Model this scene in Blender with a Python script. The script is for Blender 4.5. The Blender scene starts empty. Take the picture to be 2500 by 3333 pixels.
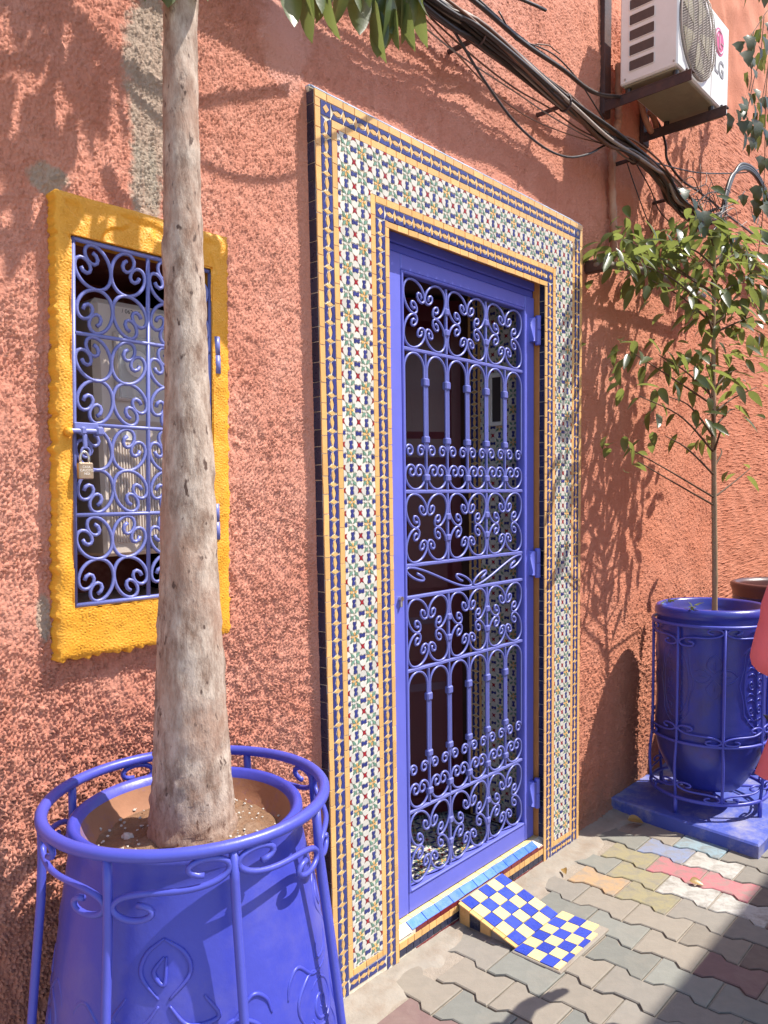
import bpy, math, random
import numpy as np
from mathutils import Vector, Matrix, Quaternion
random.seed(7); RNG = np.random.default_rng(7)
S = bpy.context.scene
COL = S.collection
R = math.radians
U = random.uniform

# ------------------------------------------------------------------ camera, sky, sun, exposure
CAMP = Vector((0.0, -1.633, 1.55))
cd = bpy.data.cameras.new('camera'); cam = bpy.data.objects.new('camera', cd); COL.objects.link(cam)
cd.sensor_fit = 'VERTICAL'; cd.sensor_height = 36.0; cd.lens = 2521.2 / 3333 * 36
cd.shift_y = 173.4 / 3333; cd.shift_x = -7.2 / 3333
cd.clip_start = 0.05; cd.clip_end = 500
_y, _p, _r = 0.836, -0.0876565, -0.0153729
fw = Vector((math.sin(_y) * math.cos(_p), math.cos(_y) * math.cos(_p), math.sin(_p)))
r0 = Vector((math.cos(_y), -math.sin(_y), 0)); u0 = r0.cross(fw)
rt = r0 * math.cos(_r) + u0 * math.sin(_r); up = u0 * math.cos(_r) - r0 * math.sin(_r)
m = Matrix((rt, up, -fw)).transposed().to_4x4(); m.translation = CAMP
cam.matrix_world = m; S.camera = cam

SUN = Vector((-0.9, 1.0, -2.0)).normalized()            # the way the light travels
w = bpy.data.worlds.new('World'); S.world = w; w.use_nodes = True
nt = w.node_tree
sky = nt.nodes.new('ShaderNodeTexSky'); sky.sky_type = 'NISHITA'; sky.sun_disc = False
sky.sun_elevation = math.asin(-SUN.z); sky.sun_rotation = math.atan2(-SUN.x, -SUN.y)
bg = nt.nodes['Background']; bg.inputs['Strength'].default_value = 0.15
nt.links.new(sky.outputs[0], bg.inputs['Color'])
sl = bpy.data.lights.new('sun', 'SUN'); sl.energy = 4.0; sl.angle = R(0.5); sl.color = (1.0, 0.95, 0.87)
so = bpy.data.objects.new('sun', sl); COL.objects.link(so)
so.rotation_euler = SUN.to_track_quat('-Z', 'Y').to_euler(); so.location = (6, -6, 9)
S.view_settings.view_transform = 'Standard'; S.view_settings.look = 'None'
S.view_settings.exposure = 0.98; S.view_settings.gamma = 1.0; S.view_settings.use_curve_mapping = False

# ------------------------------------------------------------------ materials
class NT:
    def __init__(s, name):
        s.m = bpy.data.materials.new(name); s.m.use_nodes = True; s.t = s.m.node_tree
        s.b = s.t.nodes['Principled BSDF']; s.co = s.t.nodes.new('ShaderNodeTexCoord')
        s.obj = s.co.outputs['Object']
    def n(s, typ, **kw):
        x = s.t.nodes.new(typ)
        for k, v in kw.items(): setattr(x, k, v)
        return x
    def l(s, a, b): s.t.links.new(a, b)
    def set(s, **kw):
        for k, v in kw.items(): s.b.inputs[k.replace('_', ' ')].default_value = v
    def noise(s, scale, detail=4, rough=.6, vec=None, stretch=None, out='Fac', dist=0):
        x = s.n('ShaderNodeTexNoise'); x.inputs['Scale'].default_value = scale; x.inputs['Detail'].default_value = detail
        x.inputs['Roughness'].default_value = rough; x.inputs['Distortion'].default_value = dist
        v = vec or s.obj
        if stretch:
            mp = s.n('ShaderNodeMapping'); mp.inputs['Scale'].default_value = stretch; s.l(v, mp.inputs[0]); v = mp.outputs[0]
        s.l(v, x.inputs['Vector']); return x.outputs[out]
    def ramp(s, fac, a, b, ca=(0, 0, 0, 1), cb=(1, 1, 1, 1)):
        x = s.n('ShaderNodeValToRGB'); e = x.color_ramp.elements
        e[0].position = a; e[0].color = ca; e[1].position = b; e[1].color = cb
        s.l(fac, x.inputs[0]); return x.outputs[0]
    def mix(s, fac, a, b, mode='MIX'):
        x = s.n('ShaderNodeMix', data_type='RGBA', blend_type=mode)
        for sock, v in ((x.inputs[0], fac), (x.inputs[6], a), (x.inputs[7], b)):
            if hasattr(v, 'is_output'): s.l(v, sock)
            else: sock.default_value = v if not isinstance(v, tuple) else (*v[:3], 1)
        return x.outputs[2]
    def math(s, op, a, b=0.0):
        x = s.n('ShaderNodeMath', operation=op)
        for sock, v in ((x.inputs[0], a), (x.inputs[1], b)):
            if hasattr(v, 'is_output'): s.l(v, sock)
            else: sock.default_value = v
        return x.outputs[0]
    def bump(s, h, strength=.3, dist=.002):
        x = s.n('ShaderNodeBump'); x.inputs['Strength'].default_value = strength; x.inputs['Distance'].default_value = dist
        s.l(h, x.inputs['Height'])
        if s.b.inputs['Normal'].is_linked: s.l(s.b.inputs['Normal'].links[0].from_socket, x.inputs['Normal'])
        s.l(x.outputs[0], s.b.inputs['Normal'])
    def rand(s):
        return s.n('ShaderNodeObjectInfo').outputs['Random']
    def vary(s, col, amt, fac):
        """col multiplied by 1-amt..1+amt following fac"""
        f = s.math('ADD', s.math('MULTIPLY', fac, 2 * amt), 1 - amt)
        x = s.n('ShaderNodeVectorMath', operation='SCALE')
        if hasattr(col, 'is_output'): s.l(col, x.inputs[0])
        else: x.inputs[0].default_value = col[:3]
        s.l(f, x.inputs['Scale']); return x.outputs[0]
    def base(s, c): s.l(c, s.b.inputs['Base Color'])

def simple(name, col, rough=.5, var=.12, scale=30, bump=.15, bscale=120, bdist=.001, metal=0, dirt=None, dirtamt=.5, rnd=0, spec=None, stretch=None, coat=0):
    k = NT(name); c = k.vary(col, var, k.noise(scale, 5, stretch=stretch))
    if rnd: c = k.vary(c, rnd, k.rand())
    if dirt: c = k.mix(k.math('MULTIPLY', k.ramp(k.noise(scale * .37, 7, .7), .48, .68), dirtamt), c, dirt)
    k.base(c); k.set(Roughness=rough, Metallic=metal)
    if spec is not None: k.b.inputs['Specular IOR Level'].default_value = spec
    if coat: k.b.inputs['Coat Weight'].default_value = coat; k.b.inputs['Coat Roughness'].default_value = .12
    if bump: k.bump(k.noise(bscale, 5, stretch=stretch), bump, bdist)
    return k.m

def glaze(name, col, var=.1, rough=.22, chip=(.42, .28, .17), chipamt=.7, rnd=.14):
    k = NT(name)
    geo = k.n('ShaderNodeNewGeometry').outputs['Position']
    c = k.vary(col, var, k.noise(60, 4, vec=geo)); c = k.vary(c, .10, k.noise(9, 3, vec=geo))
    c = k.vary(c, rnd, k.rand())
    c = k.mix(k.math('MULTIPLY', k.ramp(k.noise(150, 5, .75, vec=geo), .66, .72), chipamt), c, chip)
    k.base(c); k.l(k.ramp(k.noise(40, 4, vec=geo), .2, .9, (rough * .6,) * 3 + (1,), (rough * 2.4,) * 3 + (1,)), k.b.inputs['Roughness'])
    k.bump(k.noise(70, 3, vec=geo), .25, .0012)
    return k.m

M = {}
M['white_tile'] = glaze('white_tile', (.60, .575, .51), chipamt=.6)
M['blue_tile'] = glaze('blue_tile', (.036, .046, .19))
M['red_tile'] = glaze('red_tile', (.30, .018, .028))
M['green_tile'] = glaze('green_tile', (.15, .27, .20))
M['yellow_tile'] = glaze('yellow_tile', (.68, .40, .15), rnd=.14)
M['cream_tile'] = glaze('cream_tile', (.78, .60, .28), rnd=.08)
M['navy_tile'] = glaze('navy_tile', (.020, .024, .055), rnd=.25)
M['azure_tile'] = glaze('azure_tile', (.07, .19, .62), chipamt=.4, rnd=.2)
M['cobalt_tile'] = glaze('cobalt_tile', (.035, .065, .42), rnd=.2)
M['oxblood_tile'] = glaze('oxblood_tile', (.16, .02, .025), rnd=.2)
M['sheen_tile'] = glaze('sheen_tile', (.45, .58, .78), rnd=.15)  # sun and sky sheen on dark blue glaze, put into the colour
M['grout'] = simple('grout', (.70, .63, .50), .85, .15, 60, .3, 200, dirt=(.45, .3, .18), dirtamt=.6)
M['cement'] = simple('cement', (.29, .255, .21), .9, .28, 14, .6, 90, .004, dirt=(.22, .15, .10), dirtamt=.6)
M['gate_blue'] = simple('gate_blue', (.135, .15, .58), .42, .10, 12, .18, 60, .001, spec=.4)
M['gate_dark'] = simple('gate_dark', (.085, .105, .55), .5, .1, 12, .2, 60, .001)
M['iron_blue'] = simple('iron_blue', (.14, .155, .45), .33, .15, 40, .25, 150, .001, spec=.6)
M['window_iron'] = simple('window_iron', (.15, .165, .42), .38, .2, 50, .35, 160, .001, spec=.55)
M['pot_blue'] = simple('pot_blue', (.050, .060, .40), .36, .14, 8, .3, 26, .004, dirt=(.13, .12, .36), dirtamt=.6, spec=.4)
M['stand_blue'] = simple('stand_blue', (.065, .075, .42), .38, .12, 20, .25, 90, .0015, spec=.5)
M['worn_inside'] = simple('worn_inside', (.30, .14, .075), .8, .3, 14, .4, 60, .003, dirt=(.06, .07, .34), dirtamt=.9)
M['pot_dark'] = simple('pot_dark', (.010, .013, .07), .25, .2, 8, .3, 26, .004, spec=.5)
M['old_pot_blue'] = simple('old_pot_blue', (.032, .042, .30), .3, .22, 6, .3, 26, .004, dirt=(.07, .05, .06), dirtamt=.75, spec=.55)
M['slab_blue'] = simple('slab_blue', (.06, .09, .40), .7, .2, 9, .5, 60, .003, dirt=(.40, .37, .36), dirtamt=.75)
M['soil'] = simple('soil', (.20, .105, .055), .95, .4, 30, .9, 80, .01, dirt=(.32, .25, .19), dirtamt=.5)
M['pebble'] = simple('pebble', (.60, .56, .50), .8, .2, 40, .3, 90, .003, rnd=.3)
M['clay'] = simple('clay', (.34, .13, .06), .8, .3, 14, .4, 60, .003)
M['maroon'] = simple('maroon', (.085, .012, .018), .35, .2, 10, .2, 40, .002, stretch=(4, 4, .6))
M['dark_wood'] = simple('dark_wood', (.10, .035, .02), .5, .3, 14, .3, 50, .002, stretch=(4, 4, .6))
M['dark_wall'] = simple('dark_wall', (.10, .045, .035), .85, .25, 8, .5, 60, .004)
M['bar_grey'] = simple('bar_grey', (.17, .13, .11), .6, .25, 25, .3, 90, .002)
M['rust_iron'] = simple('rust_iron', (.052, .026, .023), .65, .4, 25, .5, 90, .002, dirt=(.13, .05, .03), dirtamt=.6)
M['cable_black'] = simple('cable_black', (.030, .022, .018), .42, .3, 20, .15, 60, spec=.5, rnd=.4)
M['cable_grey'] = simple('cable_grey', (.28, .22, .18), .5, .3, 20, .15, 60, rnd=.4)
M['cable_brown'] = simple('cable_brown', (.15, .07, .04), .55, .3, 20, .15, 60, rnd=.3)
M['wrap'] = simple('wrap', (.42, .19, .11), .75, .25, 22, .6, 70, .004, dirt=(.5, .36, .25), dirtamt=.6)
M['ac_white'] = simple('ac_white', (.76, .74, .70), .38, .06, 6, .05, 80, dirt=(.55, .50, .43), dirtamt=.35)
M['ac_under'] = simple('ac_under', (.27, .235, .15), .7, .2, 10, .25, 50, .002, dirt=(.14, .10, .07), dirtamt=.5)
M['ac_dark'] = simple('ac_dark', (.09, .06, .05), .7, .3, 60, .4, 200, .002)
M['ac_wire'] = simple('ac_wire', (.40, .33, .27), .45, .1, 30, .05)
M['logo_red'] = simple('logo_red', (.55, .06, .16), .4, .08, 30, 0)
M['logo_pale'] = simple('logo_pale', (.80, .62, .64), .4, .05, 30, 0)
M['logo_grey'] = simple('logo_grey', (.24, .215, .20), .4, .08, 30, 0)
M['cabinet'] = simple('cabinet', (.62, .53, .46), .45, .08, 10, .1, 60, dirt=(.42, .33, .27), dirtamt=.35)
M['ink'] = simple('ink', (.05, .04, .04), .6, .1, 30, 0)
M['paper'] = simple('paper', (.72, .68, .62), .8, .08, 30, 0)
M['brass'] = simple('brass', (.42, .31, .22), .35, .15, 60, .2, 200, metal=.7)
M['steel'] = simple('steel', (.55, .52, .48), .3, .15, 60, .2, 200, metal=.85)
M['engrave'] = simple('engrave', (.75, .70, .62), .5, .1, 60, 0)
M['skin'] = simple('skin', (.50, .28, .19), .5, .08, 20, .1, 100)
M['shirt'] = simple('shirt', (.78, .16, .17), .85, .06, 25, .35, 240, .0015)
M['trousers'] = simple('trousers', (.012, .012, .016), .8, .2, 30, .3, 200)
M['hair'] = simple('hair', (.03, .018, .012), .5, .3, 60, .5, 200, stretch=(1, 1, .15))
M['shoe'] = simple('shoe', (.05, .04, .04), .6, .2, 30, .2)
M['lantern'] = simple('lantern', (.25, .18, .10), .4, .2, 40, .2, metal=.6)

def glass():
    k = NT('glass'); k.set(Roughness=.08, IOR=1.45); k.b.inputs['Base Color'].default_value = (.75, .76, .72, 1)
    k.b.inputs['Alpha'].default_value = .35; k.b.inputs['Specular IOR Level'].default_value = .6
    return k.m
M['glass'] = glass()

def leafmat(name, col, col2, trans):
    k = NT(name); c = k.mix(k.rand(), col, col2); c = k.vary(c, .18, k.noise(35, 3))
    k.base(c); k.set(Roughness=.33); k.b.inputs['Specular IOR Level'].default_value = .55
    t = k.n('ShaderNodeBsdfTranslucent'); k.l(k.vary(k.mix(k.rand(), trans, tuple(x * .7 for x in trans)), .15, k.noise(30)), t.inputs[0])
    mx = k.n('ShaderNodeMixShader'); mx.inputs[0].default_value = .38
    out = [n for n in k.t.nodes if n.type == 'OUTPUT_MATERIAL'][0]
    k.l(k.b.outputs[0], mx.inputs[1]); k.l(t.outputs[0], mx.inputs[2]); k.l(mx.outputs[0], out.inputs[0])
    k.bump(k.noise(60, 3, stretch=(1, 4, 1)), .25, .002)
    return k.m
M['citrus_leaf'] = leafmat('citrus_leaf', (.03, .055, .018), (.10, .135, .045), (.36, .42, .10))
M['tree_leaf'] = leafmat('tree_leaf', (.06, .085, .03), (.11, .15, .05), (.30, .36, .10))
M['vine_leaf'] = leafmat('vine_leaf', (.03, .05, .02), (.06, .085, .035), (.16, .20, .05))
M['dry_leaf'] = leafmat('dry_leaf', (.40, .25, .08), (.45, .30, .11), (.35, .2, .05))
M['twig'] = simple('twig', (.10, .055, .03), .8, .3, 40, .4, 120, .002)
M['citrus_bark'] = simple('citrus_bark', (.30, .20, .12), .85, .3, 50, .5, 140, .002, stretch=(1, 1, .3))

def barkmat():
    k = NT('bark')
    n1 = k.noise(44, 8, .7, stretch=(1, 1, .38)); n2 = k.noise(130, 4, .65, stretch=(1, 1, .35)); n3 = k.noise(7, 5, .6)
    c = k.mix(k.ramp(n1, .36, .62), (.20, .125, .088), (.50, .40, .325))
    c = k.mix(k.math('MULTIPLY', k.ramp(n3, .5, .66), .6), c, (.33, .19, .13))
    c = k.mix(k.ramp(k.noise(60, 3, .5, stretch=(1, 1, .5)), .30, .36), (.10, .06, .045), c)
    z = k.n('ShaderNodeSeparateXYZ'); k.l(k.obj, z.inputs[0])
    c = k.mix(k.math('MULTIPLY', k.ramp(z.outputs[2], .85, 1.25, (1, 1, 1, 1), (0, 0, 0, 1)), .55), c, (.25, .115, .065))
    k.base(c); k.set(Roughness=.9)
    k.bump(n1, .9, .006); k.bump(n2, .8, .0025); return k.m
M['bark'] = barkmat()

def wallmat():
    k = NT('stucco'); z = k.n('ShaderNodeSeparateXYZ'); k.l(k.obj, z.inputs[0]); X, Z = z.outputs[0], z.outputs[2]
    big = k.noise(1.7, 5, .6); mid = k.noise(9, 5, .65); fine = k.noise(140, 3, .6)
    c = k.mix(k.ramp(big, .35, .7), (.50, .20, .135), (.58, .265, .19))
    c = k.mix(k.math('MULTIPLY', k.ramp(mid, .45, .75), .5), c, (.63, .32, .24))
    c = k.vary(c, .18, fine)
    # deeper orange to the right of the door
    c = k.mix(k.math('MULTIPLY', k.ramp(X, .44, .52), 0.0), c, (.6, .2, .06))
    nx = k.n('ShaderNodeMapRange'); nx.inputs['From Min'].default_value = 2.3; nx.inputs['From Max'].default_value = 3.6
    k.l(X, nx.inputs[0]); c = k.mix(k.math('MULTIPLY', nx.outputs[0], .45), c, (.58, .20, .095))
    # bare grey mortar patch left of the trunk, and a small one by the window corner
    def patch(cx, cz, rx, rz, soft=.45):
        a = k.math('DIVIDE', k.math('SUBTRACT', X, cx), rx); b = k.math('DIVIDE', k.math('SUBTRACT', Z, cz), rz)
        d = k.math('ADD', k.math('MULTIPLY', a, a), k.math('MULTIPLY', b, b))
        d = k.math('ADD', d, k.math('MULTIPLY', k.math('SUBTRACT', k.noise(14, 6, .7), .5), 2.6))
        return k.ramp(d, 1 - soft, 1 + soft * .6, (1, 1, 1, 1), (0, 0, 0, 1))
    grey = k.vary((.36, .30, .235), .3, k.noise(50, 5))
    for a in ((1.055, 2.50, .075, .30), (1.03, 2.27, .05, .12), (.80, 2.235, .05, .035), (.735, 1.30, .02, .06)):
        c = k.mix(k.math('MULTIPLY', patch(*a), .85), c, grey)
    # smoothed pale pink repair by the door corner
    c = k.mix(k.math('MULTIPLY', patch(1.47, 2.80, .10, .16), .8), c, (.66, .34, .27))
    # splash dirt near the ground
    zz = k.math('ADD', Z, k.math('MULTIPLY', k.math('SUBTRACT', mid, .5), .5))
    c = k.mix(k.math('MULTIPLY', k.ramp(zz, .02, .75, (1, 1, 1, 1), (0, 0, 0, 1)), .55), c, (.30, .135, .085))
    c = k.mix(k.math('MULTIPLY', k.ramp(zz, .0, .18, (1, 1, 1, 1), (0, 0, 0, 1)), .5), c, (.22, .15, .11))
    # old rain streaks
    st = k.noise(5, 5, .6, stretch=(6, 1, .35)); c = k.mix(k.math('MULTIPLY', k.ramp(st, .55, .72), .28), c, (.36, .13, .08))
    k.base(c); k.set(Roughness=.92); k.b.inputs['Specular IOR Level'].default_value = .2
    k.bump(k.noise(110, 3, .6), .9, .0045); k.bump(k.noise(260, 3, .6), .5, .002)
    return k.m
M['stucco'] = wallmat()

def frame_yellow():
    k = NT('ochre_plaster'); c = k.vary((.76, .345, .028), .12, k.noise(25, 5))
    c = k.mix(k.math('MULTIPLY', k.ramp(k.noise(12, 5), .5, .75), .35), c, (.80, .40, .06))
    k.base(c); k.set(Roughness=.5); k.b.inputs['Specular IOR Level'].default_value = .4
    k.bump(k.noise(110, 4, .6, stretch=(1, 1, 1.8)), .7, .003); return k.m
M['ochre'] = frame_yellow()

def pavermat(name, col, paint=None, amt=.6):
    k = NT(name); c = k.vary(col, .2, k.noise(22, 6)); c = k.vary(c, .12, k.noise(300, 2)); c = k.vary(c, .14, k.rand())
    if paint: c = k.mix(k.math('MULTIPLY', k.ramp(k.noise(16, 7, .75), .34, .56), amt), c, paint)
    c = k.mix(k.math('MULTIPLY', k.ramp(k.noise(5, 6, .7), .5, .75), .35), c, (.27, .225, .175))
    k.base(c); k.set(Roughness=.88); k.bump(k.noise(55, 6, .65), .45, .003); return k.m
PG = (.215, .195, .165)
PAV = [pavermat('paver_grey', PG), pavermat('paver_sand', (.235, .205, .165)), pavermat('paver_green', (.195, .195, .17)),
       pavermat('paver_rose', (.20, .125, .115)), pavermat('paver_yellow', PG, (.30, .26, .13), .8), pavermat('paver_orange', PG, (.44, .27, .13), .85),
       pavermat('paver_pink', PG, (.46, .14, .16), .9), pavermat('paver_skyblue', PG, (.20, .25, .40), .85), pavermat('paver_white', PG, (.48, .46, .42), .85),
       pavermat('paver_aqua', PG, (.24, .36, .42), .8), pavermat('paver_brown', (.14, .105, .085))]
M['sand'] = simple('sand', (.30, .255, .205), .95, .3, 40, .8, 160, .004)

# ------------------------------------------------------------------ mesh helpers
class MB:
    def __init__(s): s.v = []; s.f = []
    def add(s, vs, fs):
        o = len(s.v); s.v += [tuple(p) for p in vs]; s.f += [tuple(i + o for i in f) for f in fs]; return s
    def box(s, x0, x1, y0, y1, z0, z1, c=.002):
        """chamfered box"""
        c = min(c, (x1 - x0) * .45, (y1 - y0) * .45, (z1 - z0) * .45)
        vs = []
        for a, sx in ((x0, 1), (x1, -1)):
            for b, sy in ((y0, 1), (y1, -1)):
                for d, sz in ((z0, 1), (z1, -1)):
                    vs += [(a, b + sy * c, d + sz * c), (a + sx * c, b, d + sz * c), (a + sx * c, b + sy * c, d)]
        def q(ix, iy, iz, k): return ((ix * 2 + iy) * 2 + iz) * 3 + k
        f = []
        f.append([q(0, 0, 0, 0), q(0, 0, 1, 0), q(0, 1, 1, 0), q(0, 1, 0, 0)]); f.append([q(1, 0, 0, 0), q(1, 1, 0, 0), q(1, 1, 1, 0), q(1, 0, 1, 0)])
        f.append([q(0, 0, 0, 1), q(1, 0, 0, 1), q(1, 0, 1, 1), q(0, 0, 1, 1)]); f.append([q(0, 1, 0, 1), q(0, 1, 1, 1), q(1, 1, 1, 1), q(1, 1, 0, 1)])
        f.append([q(0, 0, 0, 2), q(0, 1, 0, 2), q(1, 1, 0, 2), q(1, 0, 0, 2)]); f.append([q(0, 0, 1, 2), q(1, 0, 1, 2), q(1, 1, 1, 2), q(0, 1, 1, 2)])
        for a in (0, 1):
            for b in (0, 1):
                f.append([q(0, a, b, 1), q(0, a, b, 2), q(1, a, b, 2), q(1, a, b, 1)])
                f.append([q(a, 0, b, 0), q(a, 0, b, 2), q(a, 1, b, 2), q(a, 1, b, 0)])
                f.append([q(a, b, 0, 0), q(a, b, 0, 1), q(a, b, 1, 1), q(a, b, 1, 0)])
                for d in (0, 1): f.append([q(a, b, d, 0), q(a, b, d, 1), q(a, b, d, 2)])
        return s.add(vs, f)
    def tube(s, pts, r, sides=8, caps=True, closed=False, flat=1.0):
        P = [Vector(p) for p in pts]; n = len(P); rr = r if hasattr(r, '__len__') else [r] * n
        T = []
        for i in range(n):
            a = P[(i - 1) % n] if (closed or i > 0) else P[0]; b = P[(i + 1) % n] if (closed or i < n - 1) else P[-1]
            t = (b - a); T.append(t.normalized() if t.length > 1e-9 else Vector((0, 0, 1)))
        ref = Vector((0, 0, 1)) if abs(T[0].z) < .9 else Vector((0, 1, 0))
        N = (ref - T[0] * ref.dot(T[0])).normalized(); vs = []
        for i in range(n):
            N = (N - T[i] * N.dot(T[i])).normalized(); Bn = T[i].cross(N)
            for k in range(sides):
                a = 2 * math.pi * k / sides; vs.append(P[i] + N * (math.cos(a) * rr[i]) + Bn * (math.sin(a) * rr[i] * flat))
        f = []
        for i in range(n if closed else n - 1):
            j = (i + 1) % n
            for k in range(sides):
                k2 = (k + 1) % sides; f.append((i * sides + k, i * sides + k2, j * sides + k2, j * sides + k))
        if caps and not closed:
            f.append(tuple(range(sides - 1, -1, -1))); f.append(tuple((n - 1) * sides + k for k in range(sides)))
        return s.add(vs, f)
    def lathe(s, prof, cx, cy, seg=48, wob=0):
        vs = []; n = len(prof)
        for i, (r, z) in enumerate(prof):
            for k in range(seg):
                a = 2 * math.pi * k / seg; q = r * (1 + wob * math.sin(3 * a + z * 7)); vs.append((cx + q * math.cos(a), cy + q * math.sin(a), z))
        f = []
        for i in range(n - 1):
            for k in range(seg):
                k2 = (k + 1) % seg; f.append((i * seg + k, i * seg + k2, (i + 1) * seg + k2, (i + 1) * seg + k))
        return s.add(vs, f)
    def prism(s, poly, z0, z1, inset=.0, M4=None):
        """poly in local xy, raised z0..z1, the top drawn in by inset"""
        n = len(poly); cx = sum(p[0] for p in poly) / n; cy = sum(p[1] for p in poly) / n
        ar = sum(poly[i][0] * poly[(i + 1) % n][1] - poly[(i + 1) % n][0] * poly[i][1] for i in range(n))
        if ar < 0: poly = poly[::-1]
        lo = [(x, y, z0) for x, y in poly]; hi = []
        for x, y in poly:
            d = math.hypot(x - cx, y - cy) or 1; k = max(.4, 1 - inset / d); hi.append((cx + (x - cx) * k, cy + (y - cy) * k, z1))
        vs = lo + hi
        if M4 is not None: vs = [M4 @ Vector(p) for p in vs]
        return s.add(vs, [tuple(range(n, 2 * n))] + [(i, (i + 1) % n, n + (i + 1) % n, n + i) for i in range(n)])
    def mesh(s, name, mat=None, smooth=False):
        me = bpy.data.meshes.new(name); me.from_pydata(s.v, [], s.f)
        if mat: me.materials.append(mat)
        if smooth: me.polygons.foreach_set('use_smooth', [True] * len(me.polygons))
        me.update(); return me

ORG = {}
def link(name, data, parent=None, loc=None, mat4=None):
    o = bpy.data.objects.new(name, data); COL.objects.link(o)
    if parent is not None: o.parent = parent
    po = ORG.get(parent.name, Vector()) if parent is not None else Vector()
    if mat4 is not None:
        mm = mat4.copy(); mm.translation = mm.translation - po; o.matrix_local = mm; ORG[o.name] = mat4.translation.copy()
    else:
        l = Vector(loc) if loc is not None else Vector(); o.location = l - po; ORG[o.name] = l
    return o
def tag(o, label=None, cat=None, group=None, kind=None):
    for k, v in (('label', label), ('category', cat), ('group', group), ('kind', kind)):
        if v: o[k] = v
    return o
def thing(name, label, cat, loc=(0, 0, 0), group=None):
    e = bpy.data.objects.new(name, None); COL.objects.link(e); e.location = loc; e.empty_display_size = .05
    ORG[e.name] = Vector(loc); return tag(e, label, cat, group)
def part(name, mb, mat, parent, smooth=False, label=None, kind=None):
    me = mb if isinstance(mb, bpy.types.Mesh) else mb.mesh(name, mat, smooth)
    return tag(link(name, me, parent), label, kind=kind)
def setmat(o, mat):
    o.material_slots[0].link = 'OBJECT'; o.material_slots[0].material = mat
def text_mesh(body, size, extrude=.0006, align='CENTER', bold=0):
    cu = bpy.data.curves.new('lettering', 'FONT'); cu.body = body; cu.size = size; cu.extrude = extrude; cu.align_x = align; cu.align_y = 'CENTER'; cu.offset = bold
    cu.resolution_u = 3
    o = bpy.data.objects.new('lettering', cu); COL.objects.link(o)
    dg = bpy.context.evaluated_depsgraph_get(); me = bpy.data.meshes.new_from_object(o.evaluated_get(dg))
    bpy.data.objects.remove(o); bpy.data.curves.remove(cu); return me
FRONT = Matrix(((1, 0, 0, 0), (0, 0, -1, 0), (0, 1, 0, 0), (0, 0, 0, 1)))       # local x,y,z -> world x, z, -y
def at(x, y, z, rot=FRONT): m = rot.copy(); m.translation = (x, y, z); return m

def smooth_path(pts, n=40):
    P = np.array(pts, float); m_ = len(P)
    if m_ < 3: return [tuple(P[0] + (P[-1] - P[0]) * t) for t in np.linspace(0, 1, n)]
    E_ = np.vstack([2 * P[0] - P[1], P, 2 * P[-1] - P[-2]]); out = []
    for t in np.linspace(0, m_ - 1 - 1e-6, n):
        i = int(t); u = t - i; a, b, c, d = E_[i:i + 4]
        out.append(tuple(.5 * ((2 * b) + (c - a) * u + (2 * a - 5 * b + 4 * c - d) * u * u + (3 * b - a - 3 * c + d) * u ** 3)))
    return out

def spiral(kind='C', end=9.6, a=1.25, p=2.6, n=46):
    """unit scroll, box centred on 0 and -0.5..0.5 along its longer side; C opens to +y"""
    s = np.linspace(-1, 1, 4 * n + 1); b = (end - a) * (p + 1)
    k = a + b * np.abs(s) ** p
    if kind == 'K':
        ab = np.abs(s); k = np.where(ab < .22, 1.0, np.exp((ab - .22) / .78 * p)); k = k * end / np.trapz(k[len(s) // 2:], s[len(s) // 2:])
    if kind == 'S': k = (b * 1.05 * np.abs(s) ** p) * np.sign(s)
    th = np.concatenate([[0], np.cumsum((k[1:] + k[:-1]) / 2 * np.diff(s))]); th -= th[len(s) // 2]
    x = np.concatenate([[0], np.cumsum(np.cos((th[1:] + th[:-1]) / 2) * np.diff(s))]); y = np.concatenate([[0], np.cumsum(np.sin((th[1:] + th[:-1]) / 2) * np.diff(s))])
    x, y = x[::4], y[::4]
    x -= (x.max() + x.min()) / 2; y -= (y.max() + y.min()) / 2
    return np.stack([x / (x.max() - x.min()), y / (y.max() - y.min())], 1)
def scroll_mesh(name, kind, w_, h_, r, mat, flip=False, rot=0, sides=7, **kw):
    q = spiral(kind, **kw); c, s_ = math.cos(rot), math.sin(rot)
    q = q * [w_ if rot == 0 else 1, h_ if rot == 0 else 1]
    if rot:
        asp = kw.get('asp', 1.0)
        q = np.stack([q[:, 0] * c - q[:, 1] * s_, q[:, 0] * s_ + q[:, 1] * c], 1)
        q = (q - (q.max(0) + q.min(0)) / 2) / (q.max(0) - q.min(0)) * [w_, h_]
    if kind == 'S' and kw.get('p') == 1.2:
        q = np.stack([q[:, 0], -q[:, 1] * .75 - 1.35 * q[:, 0]], 1) if False else np.stack([q[:, 0], (q[:, 1] / h_ - 1.55 * q[:, 0] / w_)], 1); q[:, 1] = (q[:, 1] - (q[:, 1].max() + q[:, 1].min()) / 2) / (q[:, 1].max() - q[:, 1].min()) * h_
    if flip: q = q * [-1, 1]
    n = len(q); t = np.abs(np.linspace(-1, 1, n)); rr = [r * (1 if v < .9 else 1.12) for v in t]
    return MB().tube([(a, b, 0) for a, b in q], rr, sides).mesh(name, mat, True)

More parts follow.
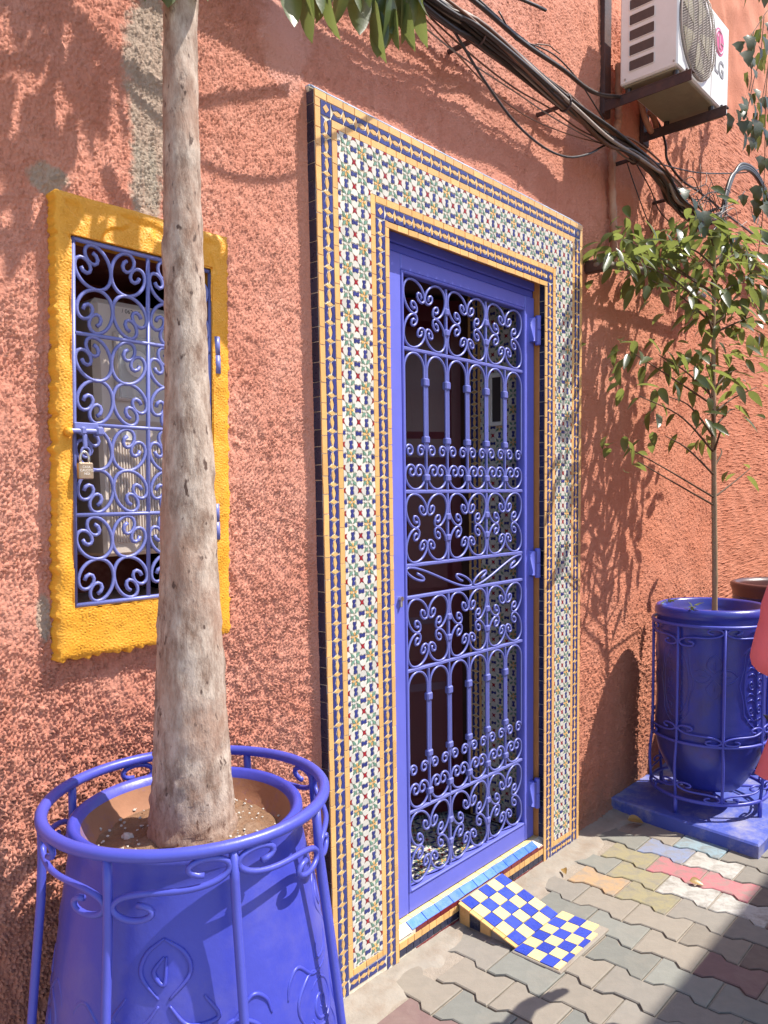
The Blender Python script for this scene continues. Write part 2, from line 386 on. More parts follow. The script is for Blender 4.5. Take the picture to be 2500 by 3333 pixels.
# ------------------------------------------------------------------ the plastered wall
def band_noise(n, lo, hi, seed):
    g = np.random.default_rng(seed).standard_normal((n, n)); f = np.fft.fftfreq(n)
    k = np.hypot(*np.meshgrid(f, f)); w_ = np.exp(-((np.log(np.maximum(k, 1e-6)) - math.log(math.sqrt(lo * hi))) / (math.log(hi / lo) / 2)) ** 2)
    z = np.real(np.fft.ifft2(np.fft.fft2(g) * w_)); return z / z.std()
NT1 = band_noise(1024, 2.5 / 16, 2.5 / 9, 1); NT2 = band_noise(1024, 2.5 / 60, 2.5 / 25, 2); NT3 = band_noise(1024, 2.5 / 600, 2.5 / 150, 3)
def samp(Tm, x, z, cell=.0025):
    n = Tm.shape[0]; a = x / cell; b = z / cell; i = np.floor(a).astype(int); j = np.floor(b).astype(int); u = a - i; v = b - j
    i0, i1, j0, j1 = i % n, (i + 1) % n, j % n, (j + 1) % n
    return Tm[j0, i0] * (1 - u) * (1 - v) + Tm[j0, i1] * u * (1 - v) + Tm[j1, i0] * (1 - u) * v + Tm[j1, i1] * u * v
YW = .04
WX0, WX1, WZ0, WZ1 = .80, 1.205, 1.295, 2.135          # window hole
PX0, PX1, PZ = 1.54, 3.07, 2.675                      # tiled door surround
def grid_mesh(name, X, Z, H, keep, mat, y0):
    nx, nz = X.shape[1], X.shape[0]
    co = np.stack([X, y0 - H, Z], -1).reshape(-1, 3).astype(np.float32)
    idx = np.arange(nx * nz).reshape(nz, nx)
    q = np.stack([idx[:-1, :-1], idx[:-1, 1:], idx[1:, 1:], idx[1:, :-1]], -1)[keep]
    used = np.unique(q); rm = np.full(nx * nz, -1); rm[used] = np.arange(len(used)); q = rm[q]; co = co[used]
    me = bpy.data.meshes.new(name); me.vertices.add(len(co)); me.vertices.foreach_set('co', co.ravel())
    me.loops.add(q.size); me.loops.foreach_set('vertex_index', q.ravel().astype(np.int32))
    me.polygons.add(len(q)); me.polygons.foreach_set('loop_start', np.arange(0, q.size, 4, dtype=np.int32))
    me.polygons.foreach_set('loop_total', np.full(len(q), 4, np.int32)); me.update(calc_edges=True)
    me.polygons.foreach_set('use_smooth', np.ones(len(q), bool)); me.materials.append(mat); return me
def sstep(a, b, x): t = np.clip((x - a) / (b - a), 0, 1); return t * t * (3 - 2 * t)
xs = np.concatenate([np.linspace(-1.2, .55, 60), np.arange(.555, 1.55, .0030), np.arange(1.55, 3.2, .0052), np.arange(3.2, 4.8, .008), np.linspace(4.81, 8.5, 120)])
zs = np.concatenate([np.arange(-.02, 3.75, .0040), np.linspace(3.76, 5.2, 40)])
X, Z = np.meshgrid(xs, zs)
n1 = np.where(X < 1.55, samp(NT1, X, Z, .0020), samp(NT1, X, Z, .0022)); n2 = samp(NT2, X, Z); n3 = samp(NT3, X, Z)
H = np.clip(n1 * .9 + n2 * .2 - .05, -.2, 1.9) ** 1 * .0060 + n2 * .0004
rough = .42 + .58 * sstep(2.0, .9, Z + .25 * n3) * sstep(2.2, 1.3, X) + .15
rough = rough + (.50 + .35 * sstep(1.2, .6, Z) - rough) * sstep(2.6, 3.1, X)
smoothpatch = np.exp(-(((X - 1.47) / .07) ** 2 + ((Z - 2.82) / .13) ** 2))
H = H * np.clip(rough, .3, 1.1) * (1 - .75 * smoothpatch) + n3 * .0016
dpx = np.maximum(np.maximum(PX0 - X, X - PX1), Z - PZ); cove = np.exp(-np.clip(dpx, 0, 1) / .012) * (dpx > -.03)
H = H * (1 - .85 * np.exp(-np.clip(dpx, 0, 1) / .014)) + .012 * cove
H = np.where((X < .55) | (Z > 3.75), n3 * .004, H)
H += .02 * np.exp(-np.clip(Z, 0, 1) / .025) * (X > 3.05)             # the wall foot runs out on to the ground
xc = (X[:-1, :-1] + X[1:, 1:]) / 2; zc = (Z[:-1, :-1] + Z[1:, 1:]) / 2
keep = ~(((xc > WX0) & (xc < WX1) & (zc > WZ0) & (zc < WZ1)) | ((xc > PX0 + .03) & (xc < PX1 - .03) & (zc < PZ - .03)))
wall = link('plaster_wall', grid_mesh('plaster_wall', X, Z, H, keep, M['stucco'], YW))
tag(wall, 'rough terracotta pink stucco wall with a window and a tiled doorway', 'wall')
# body of the wall behind the render
bk = MB()
bk.box(-1.2, WX0 - .003, .062, .40, -.05, 5.2); bk.box(WX1 + .003, PX0 + .04, .062, .40, -.05, 5.2); bk.box(WX0 - .003, WX1 + .003, .062, .40, -.05, WZ0 - .003); bk.box(WX0 - .003, WX1 + .003, .062, .40, WZ1 + .003, 5.2)
bk.box(PX0 + .04, PX1 - .04, .066, .40, 2.62, 5.2); bk.box(PX1 - .04, 8.5, .062, .40, -.05, 5.2)
part('wall_core', bk, M['dark_wall'], wall)

# ------------------------------------------------------------------ house across the alley (its shade falls on the pavement)
opp = thing('opposite_house', 'terracotta house wall on the other side of the alley', 'house', (3, -3.2, 0))
b = MB(); b.box(3.0, 14, -3.5, -3.05, -.05, 4.45, .01); part('house_wall', b, simple('opposite_plaster', (.50, .20, .12), .9, .15, 5, .5, 60, .004), opp)
b = MB(); b.box(2.97, 14, -3.53, -3.0, 4.453, 4.53, .01); part('coping', b, M['clay'], opp)

# ------------------------------------------------------------------ ground: sheet, pavers, cement strip
g = MB(); g.add([(-60, -60, -.009), (60, -60, -.009), (60, 60, -.009), (-60, 60, -.009)], [(0, 1, 2, 3)])
ground = tag(link('ground', g.mesh('ground', M['sand'])), kind='structure')
pave = thing('pavement', None, None, (2.5, -.8, 0)); tag(pave, kind='structure')
PW, PL, GAP = .1425, .2035, .0065
A_ = .012
def paver_poly(l=PL, y0=0):
    e = [(0, A_), (.036, A_), (.06, -A_), (.1435, -A_), (.1675, A_), (l, A_)]
    w2 = PW / 2 - GAP / 2; right = [(w2 + o, -y) for y, o in e]; left = [(-w2 - o, -y) for y, o in e][::-1]
    q = right + left
    return [(x, min(-GAP / 2, max(-l + GAP / 2, y)) + l / 2) for x, y in q]
PVM = []
for i in range(4):
    mb = MB(); pl = paver_poly(); pl = [(x + U(-.0012, .0012), y + U(-.0012, .0012)) for x, y in pl]
    n = len(pl); mb.prism(pl, -.03, -.003, 0); top = MB().prism(pl, -.003, 0, .0045)
    mb.f = mb.f[1:]; o = len(mb.v); mb.v += top.v; mb.f += [tuple(a + o for a in f) for f in top.f]; PVM.append(mb.mesh('paver', PAV[0]))
special = {(7, 1): 6, (7, 2): 6, (5, 0): 5, (5, 1): 4, (6, 1): 4, (6, 2): 8, (6, 3): 8, (7, 0): 4, (8, 1): 7, (9, 1): 9, (8, 2): 8, (8, 0): 2, (9, 0): 1, (-3, 0): 3, (3, 3): 3, (2, 3): 2, (4, 2): 1, (7, 3): 10}
npav = 0
for k in range(-4, 14):
    for j in range(-1, 9):
        yc_top = (-.038 if k % 2 == 0 else -.1415) - PL * j; yc = yc_top - PL / 2; xc_ = 2.005 + PW * k + PW / 2
        if yc > -.06 or (3.40 < xc_ and yc > -.60): continue
        if npav >= 290: continue
        j_idx = j if k % 2 == 0 else j
        c = special.get((k, j_idx), random.choice([0, 0, 0, 1, 1, 2]) if yc > -.95 else random.choice([0, 1, 10, 3, 2]))
        o = link('paver', random.choice(PVM), pave, mat4=Matrix.Translation((xc_, yc, U(-.0025, .0015))) @ Matrix.Rotation(U(-.01, .01), 4, 'Z') @ Matrix.Rotation(U(-.006, .006), 4, 'X') @ Matrix.Rotation(U(-.01, .01), 4, 'Y') @ Matrix.Rotation(math.pi * random.randint(0, 1), 4, 'Z'))
        setmat(o, PAV[c]); npav += 1
# cement smear along the foot of the wall
def sheet(x0, x1, yfun, z, step=.02, ny=8, amp=.004, y1=.06):
    n = int((x1 - x0) / step); vs = []; f = []
    for i in range(n + 1):
        x = x0 + (x1 - x0) * i / n; e = yfun(x)
        for j in range(ny + 1):
            t = j / ny; zz = z + U(-amp, amp) * .5 + (.006 * (1 - t) if t < .5 else 0) - (z + .012) * max(0, (t - .85) / .15)
            vs.append((x, y1 + (e - y1) * t, zz))
    for i in range(n):
        for j in range(ny): a = i * (ny + 1) + j; f.append((a, a + 1, a + ny + 2, a + ny + 1))
    mb = MB(); mb.add(vs, f); return mb
def edge(x):
    e = -.075 - .03 * math.sin(x * 5.1) - .02 * math.sin(x * 13 + 1) - .01 * math.sin(x * 37)
    if 1.9 < x < 2.75: e -= .03
    if x < 1.75: e -= .05
    if x > 2.9: e -= .04 * min(1, (x - 2.9) / .1)
    return e
part('cement_strip', sheet(1.2, 3.6, edge, .004), M['cement'], pave, True)
part('cement_strip', sheet(3.6, 6.5, lambda x: -.8, .003, .05), M['cement'], pave, True)
part('cement_strip', sheet(-3, 1.2, lambda x: -1.6, .003, .08), M['cement'], pave, True)

# ------------------------------------------------------------------ the tiled door surround
sur = thing('door_surround', 'zellige mosaic surround of white, blue, yellow, red and green tiles framing the doorway', 'door surround', (2.305, 0, 0))
OX0, OX1, OZ = 1.842, 2.788, 2.402                   # the opening
DEP = .052
b = MB()
for x0, x1, z0, z1 in ((PX0, OX0, 0, PZ), (OX1, PX1, 0, PZ), (OX0, OX1, OZ, PZ)): b.box(x0 + .001, x1 - .001, .0, .0655, z0, z1 - .001, .001)
b.box(PX0 + .001, PX1 - .001, .021, .05, PZ - .001, PZ + .0145, .001)
part('mortar_bed', b, M['grout'], sur)
PIT = .136 / 2
def pol(c, P=PIT): return [(x * P, y * P) for x, y in c]
bl = [(.335, 0), (.30, .06), (.36, .105), (.44, .085), (.5, .05), (.56, .085), (.64, .105), (.70, .06), (.665, 0), (.70, -.06), (.64, -.105), (.56, -.085), (.5, -.05), (.44, -.085), (.36, -.105), (.30, -.06)]
SH = {'petal_tile': pol([(.022, 0), (.155, -.078), (.245, 0), (.155, .078)]),
      'green_tile': pol([(.05, .05), (.215, .095), (.285, .285), (.095, .215)]),
      'blue_tile': pol([(x - .5, y) for x, y in bl]),
      'red_star_tile': pol([(-.128, -.128), (0, -.072), (.128, -.128), (.072, 0), (.128, .128), (0, .072), (-.128, .128), (-.072, 0)]),
      'white_tile': pol([(x - .5, y - .5) for x, y in [(.262, .118), (.33, .142), (.43, .124), (.5, .082), (.57, .124), (.67, .142), (.738, .118), (.695, .29), (.618, .362), (.5, .415), (.382, .362), (.305, .29)]])}
def clip(poly, x0, x1, y0, y1):
    for ax, lim, sg in ((0, x0, 1), (0, x1, -1), (1, y0, 1), (1, y1, -1)):
        out = []
        for i in range(len(poly)):
            p, q = poly[i], poly[(i + 1) % len(poly)]; dp, dq = (p[ax] - lim) * sg, (q[ax] - lim) * sg
            if dp >= 0: out.append(p)
            if dp * dq < 0: t = dp / (dp - dq); out.append((p[0] + (q[0] - p[0]) * t, p[1] + (q[1] - p[1]) * t))
        poly = out
        if len(poly) < 3: return None
    ar = abs(sum(poly[i][0] * poly[(i + 1) % len(poly)][1] - poly[(i + 1) % len(poly)][0] * poly[i][1] for i in range(len(poly)))) / 2
    return poly if ar > 1.2e-5 else None
class Tiles:
    """collects tiles of several kinds, then makes the nearest 300 of a kind single parts and joins the rest"""
    def __init__(s, root, limit=300): s.rec = {}; s.root = root; s.cache = {}; s.limit = limit
    def add(s, kind, mat, poly, pos, ang=0, rot=FRONT, key=None, h=.0022, inset=.0009, tilt=.012):
        """poly in the plane's own axes about pos"""
        if key is None: key = (kind, len(s.cache)); var = 0
        else: var = random.randint(0, 2)
        ck = (key, var)
        if ck not in s.cache:
            j = .0006 if len(poly) > 3 else 0
            p = [(x + U(-j, j), y + U(-j, j)) for x, y in poly]
            s.cache[ck] = MB().prism(p, -.0015, h, inset)
        mm = rot.copy(); mm.translation = pos
        mm = mm @ Matrix.Rotation(ang + U(-.02, .02), 4, 'Z') @ Matrix.Rotation(U(-tilt, tilt), 4, 'X') @ Matrix.Rotation(U(-tilt, tilt), 4, 'Y')
        s.rec.setdefault(kind, []).append((ck, mm, mat))
    def build(s):
        for kind, L in s.rec.items():
            L.sort(key=lambda r: (r[1].translation - CAMP).length); me = {}
            for ck, mm, mat in L[:s.limit]:
                if (ck, mat) not in me: me[(ck, mat)] = s.cache[ck].mesh(kind, M[mat])
                link(kind, me[(ck, mat)], s.root, mat4=mm)
            rest = {}
            for ck, mm, mat in L[s.limit:]: rest.setdefault(mat, []).append((ck, mm))
            for mat, Q in rest.items():
                mb = MB()
                for ck, mm in Q: src = s.cache[ck]; mb.add([mm @ Vector(p) for p in src.v], src.f)
                part(kind, mb, M[mat], s.root, kind='stuff')
T = Tiles(sur)
def zellige(T, rects, u0, v0, plane, rot=FRONT, P=PIT):
    """star pattern over the union of rects (u,v); plane(u,v) -> world"""
    inside = lambda q: any(all(r[0] - 1e-6 <= x <= r[1] + 1e-6 and r[2] - 1e-6 <= y <= r[3] + 1e-6 for x, y in q) for r in rects)
    U0, U1 = min(r[0] for r in rects), max(r[1] for r in rects); V0, V1 = min(r[2] for r in rects), max(r[3] for r in rects)
    def put(kind, mat, cx, cy, ang):
        c, sn = math.cos(ang), math.sin(ang); q = [(cx + x * c - y * sn, cy + x * sn + y * c) for x, y in SH[kind]]
        if inside(q): T.add(kind, mat, SH[kind], plane(cx, cy), ang, rot, key=(kind, P)); return
        best = None
        for r in rects:
            k = clip(q, *r)
            if k and (best is None or len(k) > 0 and abs(sum(k[i][0] * k[(i + 1) % len(k)][1] - k[(i + 1) % len(k)][0] * k[i][1] for i in range(len(k)))) > best[1]):
                best = (k, abs(sum(k[i][0] * k[(i + 1) % len(k)][1] - k[(i + 1) % len(k)][0] * k[i][1] for i in range(len(k)))))
        if best:
            k = best[0]; mx = sum(p[0] for p in k) / len(k); my = sum(p[1] for p in k) / len(k)
            T.add(kind, mat, [(x - mx, y - my) for x, y in k], plane(mx, my), 0, rot)
    ni = int((U1 - U0) / P) + 2; nj = int((V1 - V0) / P) + 2
    for i in range(-1, ni):
        for j in range(-1, nj):
            sx, sy = u0 + i * P, v0 + j * P
            if not any(r[0] - P <= sx <= r[1] + P and r[2] - P <= sy <= r[3] + P for r in rects): continue
            pm = 'yellow_tile' if (i + j) % 2 == 0 else 'white_tile'
            for q in range(4):
                put('petal_tile', pm, sx, sy, q * math.pi / 2); put('green_tile', 'green_tile', sx, sy, q * math.pi / 2)
            put('blue_tile', 'blue_tile', sx + P / 2, sy, 0); put('blue_tile', 'blue_tile', sx, sy + P / 2, math.pi / 2)
            put('red_star_tile', 'red_tile', sx + P / 2, sy + P / 2, 0)
            for q in range(4): put('white_tile', 'white_tile', sx + P / 2, sy + P / 2, q * math.pi / 2)
fp = lambda u, v: (u, -.0002, v)
B1, B2, B3, B4, B5, B6 = .021, .063, .084, .220, .241, .283        # band edges from the outer side
XL, XR = PX0, PX1
inw = (OX0 - PX0)                                                 # .302 -> scale last strips
pz0 = .086
zellige(T, [(XL + B3, XL + B4, pz0, PZ - B3), (XL + B3, XR - B3, PZ - B4, PZ - B3), (XR - B4, XR - B3, pz0 - .02, PZ - B3)], XL + B3 + PIT / 2, PZ - B3 - PIT / 2 - 37 * PIT, fp)
def strip(T, kind, mat, u0, v0, u1, v1, wd, ln, plane=fp, rot=FRONT, gap=.0014, h=.0022):
    """a run of oblong tiles from (u0,v0) to (u1,v1), wd wide"""
    L = math.hypot(u1 - u0, v1 - v0); du, dv = (u1 - u0) / L, (v1 - v0) / L; t = 0; ang = math.atan2(dv, du)
    while t < L - .004:
        l = min(ln * U(.82, 1.2), L - t)
        if L - t - l < ln * .35: l = L - t
        c = t + l / 2; a, d = (l - gap) / 2, (wd - gap) / 2
        T.add(kind, mat, [(-a, -d), (a, -d), (a, d), (-a, d)], plane(u0 + du * c, v0 + dv * c), ang, rot, h=h); t += l
def chain(T, u0, v0, u1, v1, wd, p, plane=fp, rot=FRONT):
    L = math.hypot(u1 - u0, v1 - v0); n = max(1, round(L / p)); p = L / n; du, dv = (u1 - u0) / L, (v1 - v0) / L; ang = math.atan2(dv, du)
    side = [(-.46 * p, .47 * wd), (.46 * p, .47 * wd), (.46 * p, .36 * wd), (.34 * p, .12 * wd), (.2 * p, .17 * wd), (0, .235 * wd), (-.2 * p, .17 * wd), (-.34 * p, .12 * wd), (-.46 * p, .36 * wd)][::-1]
    lens = [(-.33 * p, 0), (-.17 * p, -.12 * wd), (0, -.175 * wd), (.17 * p, -.12 * wd), (.33 * p, 0), (.17 * p, .12 * wd), (0, .175 * wd), (-.17 * p, .12 * wd)]
    dia = [(-.14 * p, 0), (0, -.33 * wd), (.14 * p, 0), (0, .33 * wd)]
    kk = (round(wd, 4), round(p, 5))
    for i in range(n):
        c = (i + .5) * p; q = plane(u0 + du * c, v0 + dv * c)
        T.add('blue_border_tile', 'blue_tile', side, q, ang, rot, ('s', kk)); T.add('blue_border_tile', 'blue_tile', side, q, ang + math.pi, rot, ('s', kk))
        T.add('almond_tile', 'yellow_tile', lens, q, ang, rot, ('l', kk))
        if i: T.add('diamond_tile', 'yellow_tile', dia, plane(u0 + du * i * p, v0 + dv * i * p), ang, rot, ('d', kk))
h_ = B1 / 2
# outer yellow line, outer chain, second yellow line
for x in (XL + h_, XR - h_): strip(T, 'yellow_tile', 'yellow_tile', x, .004, x, PZ - B1, B1, .055)
strip(T, 'yellow_tile', 'yellow_tile', XL, PZ - h_, XR, PZ - h_, B1, .055)
cw = B2 - B1; c1 = B1 + cw / 2
for x in (XL + c1, XR - c1): chain(T, x, .004, x, PZ - B2, cw, .0508)
chain(T, XL + B2, PZ - c1, XR - B2, PZ - c1, cw, .0508)
for x in (XL + c1, XR - c1):
    T.add('blue_border_tile', 'blue_tile', [(-.019, -.019), (.019, -.019), (.019, .019), (-.019, .019)], fp(x, PZ - c1)); T.add('diamond_tile', 'yellow_tile', [(-.012, 0), (0, -.012), (.012, 0), (0, .012)], (x, -.0012, PZ - c1))
s2 = (B2 + B3) / 2; sw = B3 - B2
for x, e in ((XL + s2, .062), (XR - s2, .045)): strip(T, 'yellow_tile', 'yellow_tile', x, e, x, PZ - B3, sw, .055)
strip(T, 'yellow_tile', 'yellow_tile', XL + B2, PZ - s2, XR - B2, PZ - s2, sw, .055)
# inner yellow line, chain, yellow edge of the opening
s3 = (B4 + B5) / 2; sw3 = B5 - B4
for x, e in ((XL + s3, .062), (XR - s3, .045)): strip(T, 'yellow_tile', 'yellow_tile', x, e, x, PZ - B4, sw3, .055)
strip(T, 'yellow_tile', 'yellow_tile', XL + B5, PZ - s3, XR - B5, PZ - s3, sw3, .055)
c2 = (B5 + B6) / 2; cw2 = B6 - B5
for x in (XL + c2, XR - c2): chain(T, x, .004, x, PZ - B6, cw2, .046)
chain(T, XL + B6, PZ - c2, XR - B6, PZ - c2, cw2, .046)
for x in (XL + c2, XR - c2): T.add('blue_border_tile', 'blue_tile', [(-.019, -.019), (.019, -.019), (.019, .019), (-.019, .019)], fp(x, PZ - c2)); T.add('diamond_tile', 'yellow_tile', [(-.012, 0), (0, -.012), (.012, 0), (0, .012)], (x, -.0012, PZ - c2))
s4 = (B6 + inw) / 2; sw4 = inw - B6
for x in (XL + s4, XR - s4): strip(T, 'yellow_tile', 'yellow_tile', x, .004, x, PZ - inw, sw4, .055)
strip(T, 'yellow_tile', 'yellow_tile', XL + B6, PZ - s4, XR - B6, PZ - s4, sw4, .055)
# feet of the two jambs
for x0, x1, e in ((XL + B3, XL + B4, .062), (XR - B4, XR - B3, .045)):
    strip(T, 'yellow_tile', 'yellow_tile', x0, e + .0105, x1, e + .0105, .02, .05)
    chain(T, x0 - .018, e - .022, x1 + .018, e - .022, .038, .048)
# side, top and reveal tiles
SIDE = Matrix(((0, 0, -1, 0), (-1, 0, 0, 0), (0, 1, 0, 0), (0, 0, 0, 1)))      # faces -x : local x -> -y, y -> z
TOP = Matrix.Identity(4)
SOF = Matrix(((1, 0, 0, 0), (0, -1, 0, 0), (0, 0, -1, 0), (0, 0, 0, 1)))
strip(T, 'navy_edge_tile', 'navy_tile', .0, .0, 0, PZ - .003, .040, .050, plane=lambda u, v: (XL + .0005, .0215, v), rot=SIDE)
BUL = Matrix(((1, 0, 0, 0), (0, .77, -.64, 0), (0, .64, .77, 0), (0, 0, 0, 1)))
strip(T, 'top_edge_tile', 'sheen_tile', XL, 0, XR, 0, .026, .06, plane=lambda u, v: (u, .009, PZ + .0075), rot=BUL)
strip(T, 'top_edge_tile', 'sheen_tile', XL, .03, XR, .03, .022, .06, plane=lambda u, v: (u, v, PZ + .0155), rot=TOP)
strip(T, 'navy_edge_tile', 'navy_tile', OX0 + .002, .018, OX1 - .002, .018, .030, .050, plane=lambda u, v: (u, v, OZ + .0005), rot=SOF)
strip(T, 'navy_edge_tile', 'navy_tile', .0, .10, 0, OZ - .003, .032, .050, plane=lambda u, v: (OX1 + .0005, .0185, v), rot=SIDE)
T.build()
# raw plaster strip of the reveal behind the navy tiles
b = MB()
b.box(OX1 - .004, OX1 + .02, .0355, .066, .1, OZ, .003); b.box(OX0 - .02, OX0 + .004, .0355, .066, .1, OZ, .003); b.box(OX0, OX1, .0355, .066, OZ - .005, OZ + .01, .003)
part('reveal_plaster', b, simple('reveal_plaster', (.52, .21, .06), .85, .2, 20, .6, 70, .004), sur)

# ------------------------------------------------------------------ threshold step and tiled ramp
step = thing('tiled_step', 'tiled threshold step with sky blue nosing above red, yellow and navy rows', 'step', (2.31, .0, 0))
b = MB(); b.box(OX0 + .001, OX1 - .001, .003, .10, -.02, .083, .003); b.box(OX0 + .001, OX1 - .001, .032, .10, .08, .098, .002); part('step_core', b, M['grout'], step)
T2 = Tiles(step); fs = lambda u, v: (u, .0025, v)
for kd, mt, zc, wd, ln in (('red_tile', 'oxblood_tile', .074, .016, .065), ('yellow_tile', 'yellow_tile', .0525, .025, .036), ('navy_tile', 'navy_tile', .0265, .025, .036), ('red_tile', 'oxblood_tile', .005, .014, .06)):
    strip(T2, kd, mt, OX0 + (.09 if kd == 'red_tile' else .003), zc, OX1 - .003, zc, wd, ln, fs)
NOSE = Matrix(((1, 0, 0, 0), (0, .84, -.54, 0), (0, .54, .84, 0), (0, 0, 0, 1)))
strip(T2, 'sky_blue_tile', 'azure_tile', OX0 + .07, 0, OX1 - .06, 0, .036, .070, plane=lambda u, v: (u, .0165, .0915), rot=NOSE, h=.003)
strip(T2, 'cream_tile', 'cream_tile', OX0 + .003, .0, OX1 - .003, 0, .030, .055, plane=lambda u, v: (u, .049, .0985), rot=TOP)
T2.build()
b = MB()
nv = 10
for x0, x1 in ((OX0 + .002, OX0 + .07), (OX1 - .06, OX1 - .002)):
    b.add([(x0, -.001, .079), (x1, -.001, .079), (x1, .033, .1005), (x0, .033, .1005), (x0, .036, .08), (x1, .036, .08)], [(0, 1, 2, 3), (0, 3, 4), (1, 5, 2)])
part('mortar_patch', b, M['grout'], step)

ramp = thing('tiled_ramp', 'small ramp of blue and cream checkered tiles in front of the step', 'ramp', (2.3, -.2, 0))
rx0, rx1 = 2.168, 2.437
P0 = Vector((0, -.012, .084)); P1 = Vector((0, -.258, .010)); sd = (P0 - P1); sl_len = sd.length; sd.normalize(); sn = Vector((1, 0, 0)).cross(sd)
b = MB()
ys = [(-.004, .083), (-.258, .008), (-.258, -.02), (-.004, -.02)]
b.add([(rx0 + .002, y, z) for y, z in ys] + [(rx1 - .002, y, z) for y, z in ys], [(0, 1, 2, 3), (7, 6, 5, 4), (0, 4, 5, 1), (1, 5, 6, 2), (2, 6, 7, 3), (3, 7, 4, 0)])
b.box(2.132, 2.476, -.440, -.252, -.02, .0066, .003); part('ramp_bed', b, M['cement'], ramp)
T3 = Tiles(ramp)
RROT = Matrix(((1, 0, 0, 0), (0, sd.y, sn.y, 0), (0, sd.z, sn.z, 0), (0, 0, 0, 1)))
tw = (rx1 - rx0) / 5; th = sl_len / 5
for i in range(5):
    for j in range(5):
        c = P1 + sd * (th * (j + .5)) + sn * .0005; a, d = tw / 2 - .001, th / 2 - .001
        blue = (i + j) % 2 == 0
        T3.add('blue_tile' if blue else 'cream_tile', 'cobalt_tile' if blue else 'cream_tile', [(-a, -d), (a, -d), (a, d), (-a, d)], (rx0 + tw * (i + .5), c.y, c.z), 0, RROT, h=.003, tilt=.02)
tw = .33 / 6
for i in range(6):
    for j in range(4):
        l = .05 if j < 3 else .022; yc = -.2575 - (j * .05 + l / 2); a, d = tw / 2 - .001, l / 2 - .001
        if i == 5 and j > 2: continue
        blue = (i + j) % 2 == 0
        T3.add('blue_tile' if blue else 'cream_tile', 'cobalt_tile' if blue else 'cream_tile', [(-a, -d), (a, -d), (a, d), (-a, d)], (2.139 + tw * (i + .5), yc, .0072), 0, TOP, h=.003, tilt=.02)
# yellow kerb line and side tiles of the ramp
for i in range(5):
    c = P1 + sd * (th * (i + .5)); a, d = .009, th / 2 - .001
    T3.add('yellow_tile', 'yellow_tile', [(-a, -d), (a, -d), (a, d), (-a, d)], (rx0 - .0075, c.y, c.z - .002), 0, RROT, h=.003)
for y0, y1, mt in ((-.055, -.012, 'yellow_tile'), (-.10, -.057, 'navy_tile'), (-.145, -.102, 'yellow_tile')):
    z0, z1 = [.084 + (y + .012) * .3 - .012 for y in (y0, y1)]
    T3.add('side_tile', mt, [(-(y1 - y0) / 2, -.02), ((y1 - y0) / 2, -.02), ((y1 - y0) / 2, z0 - .022), (-(y1 - y0) / 2, z1 - .022)], (rx0 - .0005, (y0 + y1) / 2, .022), 0, SIDE, h=.004)
T3.build()

# ------------------------------------------------------------------ the iron gate
gate = thing('iron_gate', 'blue painted metal door with a full wrought iron scroll grille', 'door', (2.315, .07, .1))
LX0, LX1, LZ0, LZ1 = 1.85, 2.775, .104, 2.335
GX = [1.968, 2.206, 2.447, 2.697]; GZ = [2.275, 2.038, 1.567, 1.318, 1.208, .956, .457, .187]
GY = .052
def slab(n, *a, c=.003, mat='gate_blue', par=gate): b = MB(); b.box(*a, c); return part(n, b, M[mat], par)
slab('stile', LX0, GX[0] - .012, GY, GY + .045, LZ0, LZ1); slab('stile', GX[3] + .012, LX1, GY, GY + .045, LZ0, LZ1)
slab('top_rail', GX[0] - .011, GX[3] + .011, GY + .0005, GY + .045, GZ[0] + .010, LZ1 - .0005); slab('bottom_rail', GX[0] - .011, GX[3] + .011, GY + .0005, GY + .045, LZ0 + .0005, GZ[7] - .010)
b = MB()
for q in ((GX[0] - .0115, GX[0] - .001, GY - .004, GY + .03, GZ[7] - .0095, GZ[0] + .0095), (GX[3] + .001, GX[3] + .0115, GY - .004, GY + .03, GZ[7] - .0095, GZ[0] + .0095), (GX[0] - .001, GX[3] + .001, GY - .004, GY + .03, GZ[0] + .0005, GZ[0] + .0095), (GX[0] - .001, GX[3] + .001, GY - .004, GY + .03, GZ[7] - .0095, GZ[7] - .0005)): b.box(*q, .003)
part('bead', b, M['gate_blue'], gate)
# fixed stepped head above the leaf
head = thing('door_head', 'stepped blue wooden head fixed above the iron door', 'door frame', (2.315, .06, 2.337))
slab('head_board', OX0 + .003, OX1 - .003, GY + .012, GY + .06, 2.338, 2.365, par=head, mat='gate_dark'); slab('head_board', OX0 + .003, OX1 - .003, GY + .004, GY + .06, 2.3655, 2.398, par=head, mat='gate_dark')
for z in GZ[1:7]: slab('cross_bar', GX[0] - .003, GX[3] + .003, GY + .004, GY + .018, z - .0065, z + .0065, mat='iron_blue', c=.003)
RB = .0044; YB = GY + .008
for (za, zb), cols in (((GZ[1], GZ[0]), GX[1:3]), ((GZ[3], GZ[2]), GX[1:3]), ((GZ[5], GZ[4]), GX[1:3]), ((GZ[7], GZ[6]), GX[1:3])):
    for x in cols:
        slab('upright_bar', x - .005, x + .005, YB - .003, YB + .008, za + .0065, zb - .0065, mat='iron_blue', c=.002)
        for f in (.36, .66):
            z = zb - (zb - za) * f; slab('collar', x - .0125, x + .0125, YB - .008, YB + .012, z - .012, z + .012, mat='iron_blue', c=.004)
SC = {}
